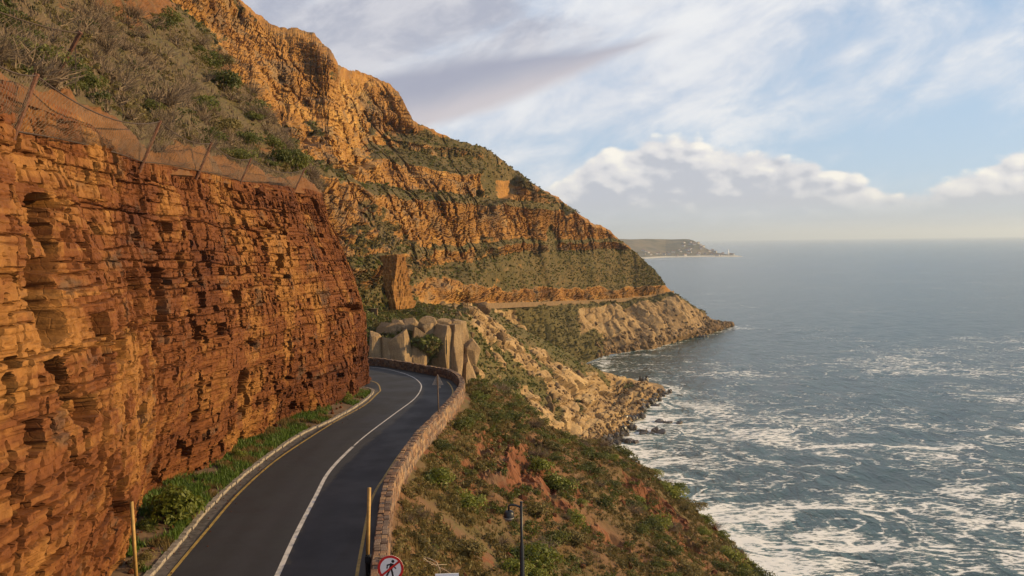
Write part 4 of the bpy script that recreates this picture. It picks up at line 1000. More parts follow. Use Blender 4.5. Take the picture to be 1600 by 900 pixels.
# ------------------------------------------------------------------ helpers for things that stand on the terrain
class Net:                                     # terrain grid with its projected pixels, to find the point under a pixel
    def __init__(s, G):
        s.G = G.reshape(-1, 3); s.px, s.py, s.w = project(s.G); s.N = grid_normals(G).reshape(-1, 3); s.N *= np.sign(s.N[:, 2:3] + 1e-9)
    def at(s, px, py, tol=3.0):
        d = np.hypot(s.px - px, s.py - py) + (s.w < 1) * 1e6
        c = np.where(d < max(tol, d.min() + 0.5))[0]; i = c[np.argmin(s.w[c])]; return s.G[i], s.N[i]
N_HILL, N_SPUR, N_MT, N_SLOPE, N_FC, N_HL = Net(HILL_G), Net(SP_G), Net(MT_G[:, :MT_NV]), Net(NS_G), Net(FC_G), Net(HL_G)
def ground_z(x, y): return float(slope_z(np.array([x]), np.array([y]))[0][0])

def scatter(name, protos, pos, scl, rz, mat, parent=None, tilt=None, smooth=False):
    """many copies of small triangle meshes joined as one mesh"""
    Vs, Fs, k = [], [], 0; pick = RNG.integers(0, len(protos), len(pos))
    scl = np.asarray(scl, float); scl = np.repeat(scl[:, None], 3, 1) if scl.ndim == 1 else scl
    for j, (V, Fc) in enumerate(protos):
        m = np.where(pick == j)[0]
        if not len(m): continue
        q = V[None] * scl[m][:, None]; c, s = np.cos(rz[m])[:, None], np.sin(rz[m])[:, None]
        q = np.stack([q[..., 0] * c - q[..., 1] * s, q[..., 0] * s + q[..., 1] * c, q[..., 2]], -1) + np.asarray(pos)[m][:, None]
        Vs.append(q.reshape(-1, 3)); Fs.append((Fc[None] + (np.arange(len(m)) * len(V))[:, None, None] + k).reshape(-1, 3)); k += len(m) * len(V)
    return link(name, mesh_np(name, np.concatenate(Vs), np.concatenate(Fs), 3, smooth), mat, parent)

def leaf_cloud(seed, n, leaf, lobes=9, flat=0.75, lobe_r=0.42):
    r = np.random.default_rng(seed); c = r.normal(0, 1, (lobes, 3)); c /= np.linalg.norm(c, axis=1, keepdims=True); c *= r.uniform(0.2, 0.72, (lobes, 1)); c[:, 2] = np.abs(c[:, 2]) * flat + 0.12
    lr = lobe_r * r.uniform(0.65, 1.25, lobes); li = r.integers(0, lobes, n)
    d = r.normal(0, 1, (n, 3)); d /= np.linalg.norm(d, axis=1, keepdims=True); d[:, 2] = np.where(d[:, 2] < -0.3, -d[:, 2], d[:, 2])
    p = c[li] + d * lr[li][:, None] * r.uniform(0.72, 1.06, (n, 1)) * [1, 1, flat]
    nrm = d + r.normal(0, 0.55, (n, 3)); nrm /= np.linalg.norm(nrm, axis=1, keepdims=True)
    a = np.cross(nrm, r.normal(0, 1, (n, 3))); a /= np.linalg.norm(a, axis=1, keepdims=True); b_ = np.cross(nrm, a)
    s = leaf * r.uniform(0.6, 1.4, (n, 1)); V = np.stack([p - a * s, p - b_ * s * 0.45, p + a * s, p + b_ * s * 0.45], 1).reshape(-1, 3)
    k = np.arange(n)[:, None] * 4; return V, np.concatenate([k + [0, 1, 2], k + [0, 2, 3]], 0)
def twig_cloud(seed, n, thick=0.012):
    r = np.random.default_rng(seed); V, Fc = [], []
    for i in range(n):
        d = r.normal(0, 1, 3); d[2] = abs(d[2]) + 0.35; d /= np.linalg.norm(d); o = r.normal(0, 0.09, 3) * [1, 1, 0.1]; l = r.uniform(0.55, 1.0); p = o; rad = thick * 1.6
        for sgm in range(3):
            d2 = d + r.normal(0, 0.28, 3); d2 /= np.linalg.norm(d2); e = p + d2 * l * 0.36; sd = np.cross(d2, r.normal(0, 1, 3)); sd /= np.linalg.norm(sd); k = len(V)
            V += [p - sd * rad, p + sd * rad, e + sd * rad * 0.6, e - sd * rad * 0.6]; Fc += [(k, k + 1, k + 2), (k, k + 2, k + 3)]
            for b_ in range(2):
                f = p + (e - p) * r.uniform(0.3, 1); g = f + (d2 + r.normal(0, 0.7, 3)) * 0.16; k = len(V); V += [f, f + sd * rad * 0.8, g]; Fc += [(k, k + 1, k + 2)]
            p = e; rad *= 0.65
    return np.array(V) * [1, 1, 0.85], np.array(Fc)
def stem_mesh(seed):
    r = random.Random(seed); m = MB()
    for i in range(5):
        a = r.uniform(0, 6.28); e = (math.cos(a) * 0.45, math.sin(a) * 0.45, r.uniform(0.3, 0.6)); m.tube([(0, 0, -0.25), (e[0] * 0.3, e[1] * 0.3, 0.12), e], [0.05, 0.035, 0.015], 5)
    return m.mesh('stem')
def to_mesh(name, VF, mat, smooth=False):
    me = mesh_np(name, VF[0], VF[1], 3, smooth); me.materials.append(mat); return me
FOL = {'green': [to_mesh('foliage', leaf_cloud(i, 1100, 0.062), M['leaf_green']) for i in range(4)],
       'olive': [to_mesh('foliage', leaf_cloud(10 + i, 1000, 0.058, 9, 0.65), M['leaf_olive']) for i in range(4)],
       'bright': [to_mesh('foliage', leaf_cloud(20 + i, 1500, 0.068, 13, 0.85), M['leaf_bright']) for i in range(3)],
       'dry': [to_mesh('foliage', twig_cloud(30 + i, 190, 0.009), M['leaf_dry']) for i in range(4)]}
STEM = [stem_mesh(i) for i in range(3)]
for _s in STEM: _s.materials.append(M['stem'])
def shrub(kind, pos, size, label, group, cat='shrub', hz=1.0, parts=True):
    r = random.random() * 6.28; i = random.randrange(len(FOL[kind]))
    if parts:
        o = empty(cat.replace(' ', '_'), tuple(pos), r); o.scale = (size, size, size * hz)
        link('foliage', FOL[kind][i], None, o); link('stem', STEM[random.randrange(3)], None, o)
    else:
        o = link(cat.replace(' ', '_'), FOL[kind][i], None, None, tuple(pos), (0, 0, r), (size, size, size * hz))
    return tag(o, label, cat, group)

def tuft_proto(seed, n=7, h=1.0):
    r = np.random.default_rng(seed); V, Fc = [], []
    for i in range(n):
        a = r.uniform(0, 6.28); o = np.array([r.normal(0, 0.18), r.normal(0, 0.18), -0.05]); t = o + np.array([math.cos(a) * 0.45, math.sin(a) * 0.45, 0]) * r.uniform(0.2, 1) + [0, 0, h * r.uniform(0.5, 1.0)]
        sd = np.array([-math.sin(a), math.cos(a), 0]) * 0.07; k = len(V); V += [o - sd, o + sd, t]; Fc.append((k, k + 1, k + 2))
    return np.array(V), np.array(Fc)
TUFTS = [tuft_proto(i) for i in range(6)]
MINI = [leaf_cloud(50 + i, 44, 0.2, 5, 0.8, 0.5) for i in range(6)]
MINI_FAR = [leaf_cloud(60 + i, 9, 0.55, 3, 0.8, 0.5) for i in range(6)]

# ------------------------------------------------------------------ verge at the cliff foot
def verge():
    ys = np.arange(14.0, float(L_KB[:, 1].max()) - 0.5, 0.5); xr = np.interp(ys, L_KB[:, 1], L_KB[:, 0]) - 0.1
    cols = np.linspace(0, 1, 14); G = np.zeros((len(ys), 14, 3)); G[..., 0] = (xr[:, None] - 6.5) + 6.5 * cols; G[..., 1] = ys[:, None]
    bank = np.clip((xr[:, None] - G[..., 0]) * 0.16, 0, 0.5)
    G[..., 2] = road_z(ys)[:, None] + 0.08 + bank + 0.07 * fbm(G[..., 0] / 1.2, G[..., 1] / 1.2, 0, 3, 900) * sstep(cols, 1.0, 0.8)[None]
    mt = plain('verge_soil', (0.11, 0.065, 0.035), 0.95, 0.4, 2.5, 0, 0.03)
    tag(link('verge', grid_mesh('verge', G, True, flip=True), mt), 'narrow earth verge at the foot of the cliff', kind='structure')
    n = 12000; y = RNG.uniform(24, 82, n); w = RNG.uniform(0.15, 3.6, n) ; x = np.interp(y, L_KB[:, 1], L_KB[:, 0]) - w
    keep = fbm(x / 1.4, y / 2.2, 0, 3, 905) + 0.45 * sstep(y, 36, 44) - 0.12 > 0.0; x, y, w = x[keep], y[keep], w[keep]
    z = road_z(y) + 0.08 + np.clip(w * 0.16, 0, 0.5)
    dead = fbm(x / 1.1, y / 1.6, 4.0, 2, 906) > 0.18; pd = np.stack([x, y, z], 1)[dead]; s = RNG.uniform(0.15, 0.4, len(pd))
    tag(scatter('dead_grass', TUFTS, pd, np.stack([s * 1.2, s * 1.2, s], 1), RNG.uniform(0, 6.28, len(pd)), M['tuft']), 'dry yellow grass on the verge below the cliff', 'grass', None, 'stuff')
    x, y, z = x[~dead], y[~dead], z[~dead]
    s = RNG.uniform(0.12, 0.45, len(x)); o = scatter('grass', TUFTS, np.stack([x, y, z], 1), np.stack([s * 1.2, s * 1.2, s], 1), RNG.uniform(0, 6.28, len(x)), M['grass'])
    tag(o, 'bright green grass on the verge below the cliff', 'grass', None, 'stuff')
    for (px, py, sz, kind, lab) in ((274, 822, 1.8, 'bright', 'large round yellow green bush on the verge at the cliff foot'), (232, 838, 0.6, 'green', 'small dark bush left of the large round bush on the verge'), (375, 722, 0.62, 'bright', 'yellow green bush on the verge where the grass strip widens'),
                                    (408, 694, 0.7, 'green', 'dark green bush on the grass strip at mid cliff'), (464, 672, 0.6, 'green', 'low green bush on the grass strip further along the cliff'), (500, 650, 0.8, 'green', 'rounded green bush near the end of the grass strip'),
                                    (541, 631, 0.95, 'bright', 'last green bush of the verge, under the red cliff nose'), (222, 893, 0.75, 'olive', 'dull olive shrub at the cliff foot by the left barrier pole')):
        p = on_road([(px, py)])[0]; p[2] = float(road_z(p[1])) + 0.2; shrub(kind, p, sz, lab, None, 'bush', 1.0)
verge()

# ------------------------------------------------------------------ plants of the near slope
def slope_plants():
    n = 60000; x = RNG.uniform(-6, 36, n); y = RNG.uniform(14, 118, n); ok = (x > wall_x(y) + 0.5) & (y < rim_y(x) + 10); x, y = x[ok], y[ok]
    z, m = slope_z(x, y); px, py, _ = project(np.stack([x, y, z], 1)); ok = (px > 540) & (px < 1300) & (py < 960) & (py > 540); x, y, z, m, px, py = (a[ok] for a in (x, y, z, m, px, py))
    dens = fbm(x / 5, y / 5, 0, 3, 910); ok = (dens - 0.5 * m > -0.5) & (RNG.random(len(dens)) < 0.35 + 1.2 * sstep(dens, -0.5, 0.1)); x, y, z, m, px, py, dens = (a[ok] for a in (x, y, z, m, px, py, dens))
    P3 = np.stack([x, y, z], 1)
    k = min(13000, len(P3)); s = RNG.uniform(0.22, 0.55, k); tag(scatter('dry_grass', TUFTS, P3[:k], s * 0.8, RNG.uniform(0, 6.28, k), M['tuft']), 'dry tufts of grass over the red seaward slope', 'grass', None, 'stuff')
    q = P3[k:k + 4500]; mk = fbm(q[:, 0] / 4, q[:, 1] / 4, 0, 3, 912)
    for nm, sel, mat, lab in (('green_scrub', mk > 0.12, 'leaf_green', 'small green scrub over the red seaward slope'), ('olive_scrub', mk <= 0.12, 'leaf_olive', 'small olive brown scrub over the red seaward slope')):
        t = q[sel]; s = RNG.uniform(0.16, 0.62, len(t)) ** 1.15; tag(scatter(nm, MINI, t, s, RNG.uniform(0, 6.28, len(t)), M[mat]), lab, 'scrub', None, 'stuff')
    # the bank right under the parapet is overgrown too
    n = 3400; yw = RNG.uniform(20, 88, n); xw = wall_x(yw) + RNG.uniform(0.25, 4.2, n); zw, _ = slope_z(xw, yw); W3 = np.stack([xw, yw, zw], 1); d3 = fbm(xw / 2.2, yw / 2.2, 0, 3, 918); W3 = W3[d3 > -0.22]; h3 = len(W3) * 2 // 3
    tag(scatter('bank_grass', TUFTS, W3[:h3], RNG.uniform(0.2, 0.5, h3), RNG.uniform(0, 6.28, h3), M['tuft']), 'dry grass on the bank right under the parapet', 'grass', None, 'stuff')
    h4 = len(W3) - h3; tag(scatter('bank_scrub', MINI, W3[h3:], RNG.uniform(0.2, 0.5, h4), RNG.uniform(0, 6.28, h4), M['leaf_olive']), 'low olive scrub on the bank right under the parapet', 'scrub', None, 'stuff')
    # individual shrubs
    word = {'green': 'dark green rounded shrub', 'olive': 'olive brown low shrub', 'dry': 'bare grey brown twiggy shrub', 'bright': 'bright green leafy shrub'}
    marks = [('near the triangular sign', 690, 650), ('beside the red rock ledges', 800, 735), ('around the camera mast', 812, 840), ('next to the no-pedestrians sign', 650, 860), ('below the far bend of the parapet', 745, 605), ('on the rim above the pale rubble', 880, 685),
             ('on the rim above the open surf', 1050, 765), ('by the dark crag at the lower right', 1150, 850), ('on the lowest slope at the bottom of the picture', 960, 880), ('on the middle slope right of the red ledges', 920, 770), ('on the bank close under the parapet', 640, 740), ('on the bare earth left of the red ledges', 730, 760)]
    def where(a, c): return min(marks, key=lambda m_: math.hypot(a - m_[1], c - m_[2]))[0]
    placed = []; r = random.Random(12); tries = 0
    while len(placed) < 165 and tries < 30000:
        tries += 1; i = r.randrange(len(P3)); p = P3[i]
        if not (600 < px[i] < 1240 and 560 < py[i] < 930): continue
        edge = rim_y(np.array([p[0]]))[0] - p[1]; sz = r.uniform(0.6, 1.9) * (1.2 if edge < 10 else 1.0)
        if m[i] > 0.6 and r.random() < 0.75: continue
        if any((p[0] - a[0]) ** 2 + (p[1] - a[1]) ** 2 < (0.62 * (sz + b_)) ** 2 for a, b_ in placed): continue
        placed.append((p, sz))
        f = fbm(p[0] / 6, p[1] / 6, 0, 2, 915); u = r.random() + f
        kd = 'green' if u > 0.55 else ('olive' if u > 0.32 else ('dry' if u > 0.10 else 'bright'))
        lb = ('large ' if sz > 1.25 else 'small ' if sz < 0.85 else '') + word[kd] + ' ' + where(px[i], py[i]); shrub(kd, p - [0, 0, 0.06], sz, lb, lb, 'shrub', r.uniform(0.6, 0.9), parts=True)
    # dead branches lying on the bank under the wall
    for j, (px_, py_) in enumerate(((700, 848), (712, 856), (690, 852), (720, 846), (655, 872))):
        p, _ = N_SLOPE.at(px_, py_); m_ = MB(); rr = random.Random(60 + j)
        for b_ in range(3):
            a = rr.uniform(-0.6, 0.6); pts = [(0, 0, 0.12)]
            for t in range(5): a += rr.uniform(-0.4, 0.4); pts.append((pts[-1][0] + 0.30 * math.cos(a), pts[-1][1] + 0.22 * math.sin(a), pts[-1][2] + rr.uniform(-0.22, 0.02)))
            m_.tube(pts, [0.03, 0.028, 0.024, 0.02, 0.014, 0.008], 5)
        o = m_.build('dead_branch', M['deadwood'], None, True, loc=tuple(p), rot=(0, 0.1, rr.uniform(-0.5, 0.4)))
        tag(o, 'bleached dead branches lying on the bank below the parapet' if j < 4 else 'pale dead stem beside the no-pedestrians sign', 'branch', 'dead branches below the parapet' if j < 4 else None)
slope_plants()

# ------------------------------------------------------------------ plants of the hillside
def hill_plants():
    G = HILL_G.reshape(-1, 3); px, py, w = N_HILL.px, N_HILL.py, N_HILL.w
    vis = (px > -30) & (px < 560) & (py > -40) & (w > 5) & (w < 125) & (HILL_ROCK.ravel() < 0.6)
    ids = np.where(vis)[0]; r = np.random.default_rng(31)
    def take(n): return G[r.choice(ids, n)] + r.normal(0, 0.12, (n, 3)) * [1, 1, 0]
    tag(scatter('hill_grass', TUFTS, take(6000), r.uniform(0.25, 0.55, 6000), r.uniform(0, 6.28, 6000), M['leaf_dry']), 'dry grass covering the hillside above the cliff', 'grass', None, 'stuff')
    for nm, mat, n, lab in (('green_undergrowth', 'leaf_green', 600, 'low green undergrowth on the hillside above the cliff'), ('olive_undergrowth', 'leaf_olive', 2400, 'low olive undergrowth on the hillside above the cliff')):
        q = take(n * 2); k = fbm(q[:, 0] / 6, q[:, 1] / 6, 0, 3, 930); q = q[(k > 0) if 'green' in nm else (k < 0.08)][:n]
        tag(scatter(nm, MINI, q, r.uniform(0.18, 0.5, len(q)), r.uniform(0, 6.28, len(q)), M[mat]), lab, 'undergrowth', None, 'stuff')
    tw = [twig_cloud(400 + i, 38, 0.016) for i in range(5)]; n = 420; q = take(n * 2); q = q[fbm(q[:, 0] / 9, q[:, 1] / 9, 0, 2, 935) > -0.25][:n]
    tag(scatter('leafless_thicket', tw, q, r.uniform(0.7, 1.7, len(q)), r.uniform(0, 6.28, len(q)), M['leaf_dry']), 'tangle of leafless grey brown twigs over the hillside', 'thicket', None, 'stuff')
    # two large bushes that stand out, then the thicket
    for (a, c, sz, kd, lab) in ((320, 178, 2.0, 'green', 'tall dark green bush in the hillside thicket above the net fence'), (347, 205, 1.7, 'olive', 'olive gold bush right of the tall dark bush above the net fence'), (137, 45, 0.8, 'green', 'small dark green bush above the upper net fence'), (390, 225, 1.5, 'green', 'dark bush low in the thicket above the last fence posts')):
        p, _ = N_HILL.at(a, c); shrub(kd, p, sz, lab, None, 'bush', 1.1)
    placed = []; rr = random.Random(8)
    while len(placed) < 118:
        i = ids[rr.randrange(len(ids))]; p = G[i]; sz = rr.uniform(0.7, 1.8) * (0.75 if w[i] < 50 else 1.25)
        if any(((p - a) ** 2).sum() < (0.55 * (sz + b_)) ** 2 for a, b_ in placed) and rr.random() < 0.93: continue
        placed.append((p, sz)); f = fbm(p[0] / 9, p[1] / 9, 0, 2, 935) + rr.uniform(-.25, .25)
        kd = 'dry' if f > -0.2 else ('olive' if f > -0.28 else 'green')
        where = min((('behind the upper net fence at the top left', 60, 40), ('in the thicket right of the upper fence post', 170, 90), ('in the thicket above the second post of the long fence', 250, 150), ('in the thicket above the third post of the long fence', 330, 195), ('in the thicket above the last posts of the long fence', 410, 235), ('high under the pale rock at the top of the hillside', 220, 30), ('along the right edge of the thicket under the rock faces', 340, 110)), key=lambda m_: math.hypot(px[i] - m_[1], py[i] - m_[2]))[0]
        big = 'large ' if sz > 1.35 else ('small ' if sz < 0.85 else '')
        shrub(kd, p, sz, big + {'dry': 'leafless grey brown shrub ', 'olive': 'dull olive shrub ', 'green': 'leafy green shrub '}[kd] + where, big + {'dry': 'leafless shrubs', 'olive': 'olive shrubs', 'green': 'green shrubs'}[kd] + ' ' + where, 'shrub', rr.uniform(0.8, 1.2))
hill_plants()

# ------------------------------------------------------------------ plants and boulders further off
def far_plants():
    r = np.random.default_rng(44)
    def cover(name, net, rock, n, s0, s1, mat, lab, lim=0.42, cond=None):
        ok = (rock < lim) & (net.px > 150) & (net.py > -30)
        if cond is not None: ok &= cond
        ids = np.where(ok)[0]; ids = r.choice(ids, n); q = net.G[ids]
        tag(scatter(name, MINI_FAR, q, r.uniform(s0, s1, n), r.uniform(0, 6.28, n), M[mat]), lab, 'scrub', None, 'stuff')
    rk = MT_ROCK[:, :MT_NV].ravel(); rs_ = SP_ROCK.ravel()
    cover('mountain_scrub', N_MT, rk, 4200, 0.7, 1.9, 'scrub_far', 'olive scrub over the ledges of the mountain', 0.34)
    cover('mountain_bushes', N_MT, rk, 1900, 0.8, 2.0, 'leaf_green', 'dark green scrub on the mountain slopes', 0.33)
    cover('spur_scrub', N_SPUR, rs_, 4200, 0.5, 1.3, 'scrub_far', 'olive scrub on the granite spur', 0.5)
    cover('spur_bushes', N_SPUR, rs_, 3500, 0.5, 1.6, 'leaf_green', 'green scrub on the granite spur', 0.4)
    cover('headland_scrub', N_HL, HL_ROCK.ravel(), 1800, 0.8, 2.0, 'scrub_far', 'olive scrub on the fan left of the headland buttress', 0.5)
    spots = [(566, 497), (574, 508), (582, 494), (590, 515), (596, 500), (603, 490), (612, 497), (620, 505), (628, 494), (640, 496), (655, 490), (664, 494), (673, 488), (682, 492), (632, 486), (612, 484), (592, 484), (575, 482), (700, 498), (712, 505), (728, 492), (590, 540), (608, 540), (676, 562), (725, 575), (568, 540), (574, 556), (580, 566), (594, 566), (570, 525)]
    for i, (a, c) in enumerate(spots):
        p, _ = N_SPUR.at(a, c); sz = [2.2, 2.8, 1.9, 3.2][i % 4]
        lab = 'large dark bush among the granite blocks beyond the bend' if i not in (10,) else 'widest dark bush just below the far road, above the granite blocks'
        shrub('green' if i % 3 else 'olive', p - [0, 0, 0.3], sz if i != 10 else 4.2, lab, 'dark bushes among the granite blocks' if i != 10 else None, 'bush', 0.85, parts=False)
far_plants()

import bmesh
def rock_proto(seed, sub=3, cuts=9, rough=0.10, vert=False):
    bm = bmesh.new(); bmesh.ops.create_icosphere(bm, subdivisions=sub, radius=1.0); r = np.random.default_rng(seed)
    V = np.array([v.co[:] for v in bm.verts]); Fc = np.array([[v.index for v in f.verts] for f in bm.faces]); bm.free()
    for i in range(cuts):
        n = r.normal(0, 1, 3)
        if vert: n[2] *= 0.12
        n /= np.linalg.norm(n); d = r.uniform(0.5, 0.85); s = V @ n - d; V = np.where(s[:, None] > 0, V - n * s[:, None] * 0.96, V)
    q = V * 1.7 + seed * 7.3; V = V * (1 + rough * fbm(q[:, 0], q[:, 1], q[:, 2], 4, seed)[:, None])
    return V, Fc
def block_proto(seed, n=13, cuts=11):
    bm = bmesh.new(); bmesh.ops.create_cube(bm, size=2.0); bmesh.ops.subdivide_edges(bm, edges=bm.edges[:], cuts=n, use_grid_fill=True); bmesh.ops.triangulate(bm, faces=bm.faces[:])
    bm.verts.index_update(); V = np.array([v.co[:] for v in bm.verts]); Fc = np.array([[v.index for v in f.verts] for f in bm.faces]); bm.free(); r = np.random.default_rng(seed)
    p = 18.0; nn = (np.abs(V) ** p).sum(1) ** (1 / p); V = V / nn[:, None]
    tp = r.uniform(0.05, 0.3); sk = r.uniform(-0.25, 0.25, 2); t = (V[:, 2] + 1) / 2; V[:, 0] = V[:, 0] * (1 - tp * t) + sk[0] * t; V[:, 1] = V[:, 1] * (1 - 0.5 * tp * t)
    for i in range(cuts):                       # broken planes
        m = r.normal(0, 1, 3); m[2] = m[2] * 0.35 if i < 7 else abs(m[2]) + 0.4; m /= np.linalg.norm(m); s = V @ m - r.uniform(0.6, 1.1); V = np.where(s[:, None] > 0, V - m * s[:, None], V)
    q = V * [2.6, 2.6, 1.6] + seed; V = V + np.stack([fbm(q[:, 0], q[:, 1], q[:, 2], 4, seed + j) for j in range(3)], 1) * 0.025
    return V, Fc
ROCKS = [to_mesh('boulder', rock_proto(i), M['boulder']) for i in range(10)]
WETS = [rock_proto(40 + i, 3, 10, 0.3) for i in range(5)]
def boulders():
    r = random.Random(21); rk = SP_ROCK.ravel()
    cream = rock_mat('cream_granite', ((0.24, 0.16, 0.085), (0.46, 0.34, 0.20), (0.60, 0.47, 0.29)), (0.24, 0.17, 0.11), None, 1.1, 0.30, 1.4, (0.42, 0.56), vj=1.0)
    # the tall blocks standing beyond the bend: left edge, right edge, top, bottom in the photograph
    blocks = [(577, 592, 512, 560, 'narrow pale granite pillar nearest the red cliff nose'), (595, 612, 522, 562, 'slim rounded granite pillar second from the cliff nose'), (610, 647, 510, 568, 'broad pointed granite slab, largest pale face beyond the bend'), (640, 670, 506, 570, 'shaded granite pillar right of the broad pointed slab'),
              (659, 674, 505, 528, 'small square granite block perched between the two largest blocks'), (675, 704, 506, 578, 'large square granite block left half of the sunlit corner block'), (696, 722, 506, 582, 'sunlit granite corner block at the right end of the row')]
    for i, (x0, x1, y0, y1, lab) in enumerate(blocks):
        d = 262 + i * 2.0; a, c = P((x0 + x1) / 2, y1, d), P((x0 + x1) / 2, y0, d); w = (x1 - x0) * d / F_PX; h = c[2] - a[2] + 4
        me = to_mesh('granite_block', block_proto(70 + i), cream)
        v = np.array([p.co[:] for p in me.vertices]); ex = v.max(0) - v.min(0)
        o = link('granite_block', me, None, None, tuple((a + c) / 2 - [0, 0, 2]), (0.03 * (i % 3 - 1), 0.06 * (i % 2), -0.45 + r.uniform(-0.2, 0.2)), (w / ex[0] * 1.3, w / ex[1] * 1.5, h / ex[2]))
        tag(o, lab, 'rock')
    for i, (a, c, w, h) in enumerate(((588, 528, 5, 5), (604, 508, 6, 4), (622, 505, 5, 4), (640, 502, 7, 4), (668, 500, 6, 3.5), (690, 500, 7, 4), (712, 505, 6, 4.5), (606, 560, 3, 4), (672, 566, 4, 5), (726, 560, 6, 6), (735, 535, 5, 5), (722, 520, 5, 6))):
        d = 276 + 2 * (i % 4); p = P(float(a), float(c), float(d)); me = to_mesh('granite_block', block_proto(170 + i, 10), cream)
        tag(link('granite_block', me, None, None, tuple(p - [0, 0, h * 0.55]), (r.uniform(-.15, .15), r.uniform(-.15, .15), -0.4 + r.uniform(-.5, .5)), (w * 0.55, w * 0.6, h * 0.8)), ('rough granite block ' + ('left of the slim pillar, nearest the cliff nose', 'peeping over the slim rounded pillar', 'behind the left shoulder of the broad slab', 'behind the right shoulder of the broad slab', 'behind the small perched block', 'behind the large square block', 'behind the sunlit corner block', 'low at the foot of the slim pillar', 'wedged at the foot of the shaded pillar', 'right of the sunlit corner block, low down', 'alone on the grass right of the corner block', 'leaning at the top right of the row of pillars')[i]), 'rock', 'rough blocks round the granite pillars')
    mo = rock_mat('buttress_sandstone', ((0.24, 0.11, 0.034), (0.44, 0.23, 0.065), (0.56, 0.35, 0.12)), (0.22, 0.15, 0.09), None, 0.35, 0.3, 5.0, (0.55, 0.7), vj=0.5)
    for i, (x0, x1, y0, y1, d, dp, rz, lab) in enumerate(((592, 635, 398, 474, 352, 15, -0.75, 'lit orange sandstone pinnacle standing above the far road'),)):
        a, c = P((x0 + x1) / 2, float(y1), float(d)), P((x0 + x1) / 2, float(y0), float(d)); w = (x1 - x0) * d / F_PX; h = c[2] - a[2] + 3
        V, Fc = block_proto(232 + i, 52, 7); zz = V[:, 2] * h * 0.5; th = np.arctan2(V[:, 1], V[:, 0]); zz = zz + 0.5 * fbm(V[:, 0] * 2, V[:, 1] * 2, V[:, 2] * 2, 3, 5); lz = np.floor(zz / 1.6).astype(np.int64); st = 0.045 * (2 * (zz / 1.6 - lz) - 1) + 0.14 * (hsh(lz, np.floor(th * 7 + 3 * hsh(lz, 0, 0, 8)).astype(np.int64), 0, 3) - 0.5) + 0.12 * fbm(V[:, 0] * 3, V[:, 1] * 3, V[:, 2] * 2, 3, 6) - 0.05; V = V * np.stack([1 + st, 1 + st, 1 + 0 * st], 1)
        me = to_mesh('sandstone_buttress', (V, Fc), mo); ex = V.max(0) - V.min(0)
        tag(link('sandstone_buttress', me, None, None, tuple((a + c) / 2 - [0, -dp * 0.3, 1.5]), (0, -0.10, rz), (w / ex[0] * 1.0, dp / ex[1], h / ex[2])), lab, 'rock')
    # countable boulders on the grass of the spur
    ids = np.where((N_SPUR.px > 690) & (N_SPUR.px < 1000) & (N_SPUR.py > 478) & (N_SPUR.py < 700) & (N_SPUR.G[:, 2] > 6))[0]; placed = []
    while len(placed) < 95:
        i = ids[r.randrange(len(ids))]; p = N_SPUR.G[i]; px, py = N_SPUR.px[i], N_SPUR.py[i]
        if abs(py - (505 + (px - 735) * 0.75)) > 75 and r.random() < 0.8: continue
        sz = r.uniform(0.9, 2.6) * (1.5 if r.random() < 0.12 else 1)
        if any(((p - a) ** 2).sum() < (0.8 * (sz + b_)) ** 2 for a, b_ in placed): continue
        placed.append((p, sz)); up = py < 560
        wh = min((('just under the retaining wall', 740, 500), ('on the slope right of the tall pillars', 735, 555), ('below the lone egg-shaped boulder', 790, 560), ('on the ridge of the spur', 850, 545), ('in the middle of the spur', 830, 610), ('on the pale slabs above the cove', 910, 640), ('near the spur tip', 970, 610), ('above the near slope rim', 850, 660)), key=lambda m_: math.hypot(px - m_[1], py - m_[2]))[0]
        lab = ('large ' if sz > 2.3 else 'small ' if sz < 1.4 else '') + 'pale granite boulder ' + wh
        o = link('boulder', ROCKS[r.randrange(10)], None, None, tuple(p + [0, 0, sz * 0.15]), (r.uniform(-.3, .3), r.uniform(-.3, .3), r.uniform(0, 6.28)), (sz * r.uniform(0.8, 1.2), sz * r.uniform(0.8, 1.3), sz * r.uniform(0.7, 1.3)))
        tag(o, lab, 'boulder', lab)
    p, _ = N_SPUR.at(784, 527); tag(link('boulder', ROCKS[3], None, None, tuple(p), (0.2, 0.1, 1.0), (3.6, 3.6, 4.4)), 'lone large egg-shaped boulder on the open green slope right of the others', 'boulder')
    p, _ = N_SPUR.at(757, 486); tag(link('boulder', ROCKS[5], None, None, tuple(p), (0.1, 0.1, 0.4), (5.0, 5.0, 5.6)), 'big boulder right beside the retaining wall of the far road', 'boulder')
    # uncountable rubble
    rr = np.random.default_rng(5); sm = [rock_proto(90 + i, 1, 4, 0.2) for i in range(6)]
    cand = np.where((N_SPUR.G[:, 2] > 0.5) & (N_SPUR.px > 700) & ((N_SPUR.G[:, 2] < 16) | (rk > 0.35)))[0]; n = 1300; w = np.where(N_SPUR.G[cand, 2] < 12, 1.0, 0.12); ids = rr.choice(cand, n, p=w / w.sum())
    tag(scatter('rubble', sm, N_SPUR.G[ids], rr.uniform(0.35, 1.5, n), rr.uniform(0, 6.28, n), M['boulder']), 'pale granite rubble down the spur to the waterline', 'rubble', None, 'stuff')
    cand = np.where((N_SPUR.G[:, 2] > 0.1) & (N_SPUR.G[:, 2] < 4.5) & (N_SPUR.px > 880))[0]; n = 260; ids = rr.choice(cand, n)
    tag(scatter('shore_rocks', sm, N_SPUR.G[ids] + rr.normal(0, 2.5, (n, 3)) * [1, 1, 0.05], rr.uniform(0.7, 2.6, n), rr.uniform(0, 6.28, n), M['wet_rock']), 'dark wet rocks piled along the waterline of the spur', 'rocks', None, 'stuff')
    cand = np.where((N_HL.G[:, 2] > 0.5) & (N_HL.px > 930))[0]; n = 600; w = np.exp(-N_HL.G[cand, 2] / 9); ids = rr.choice(cand, n, p=w / w.sum())
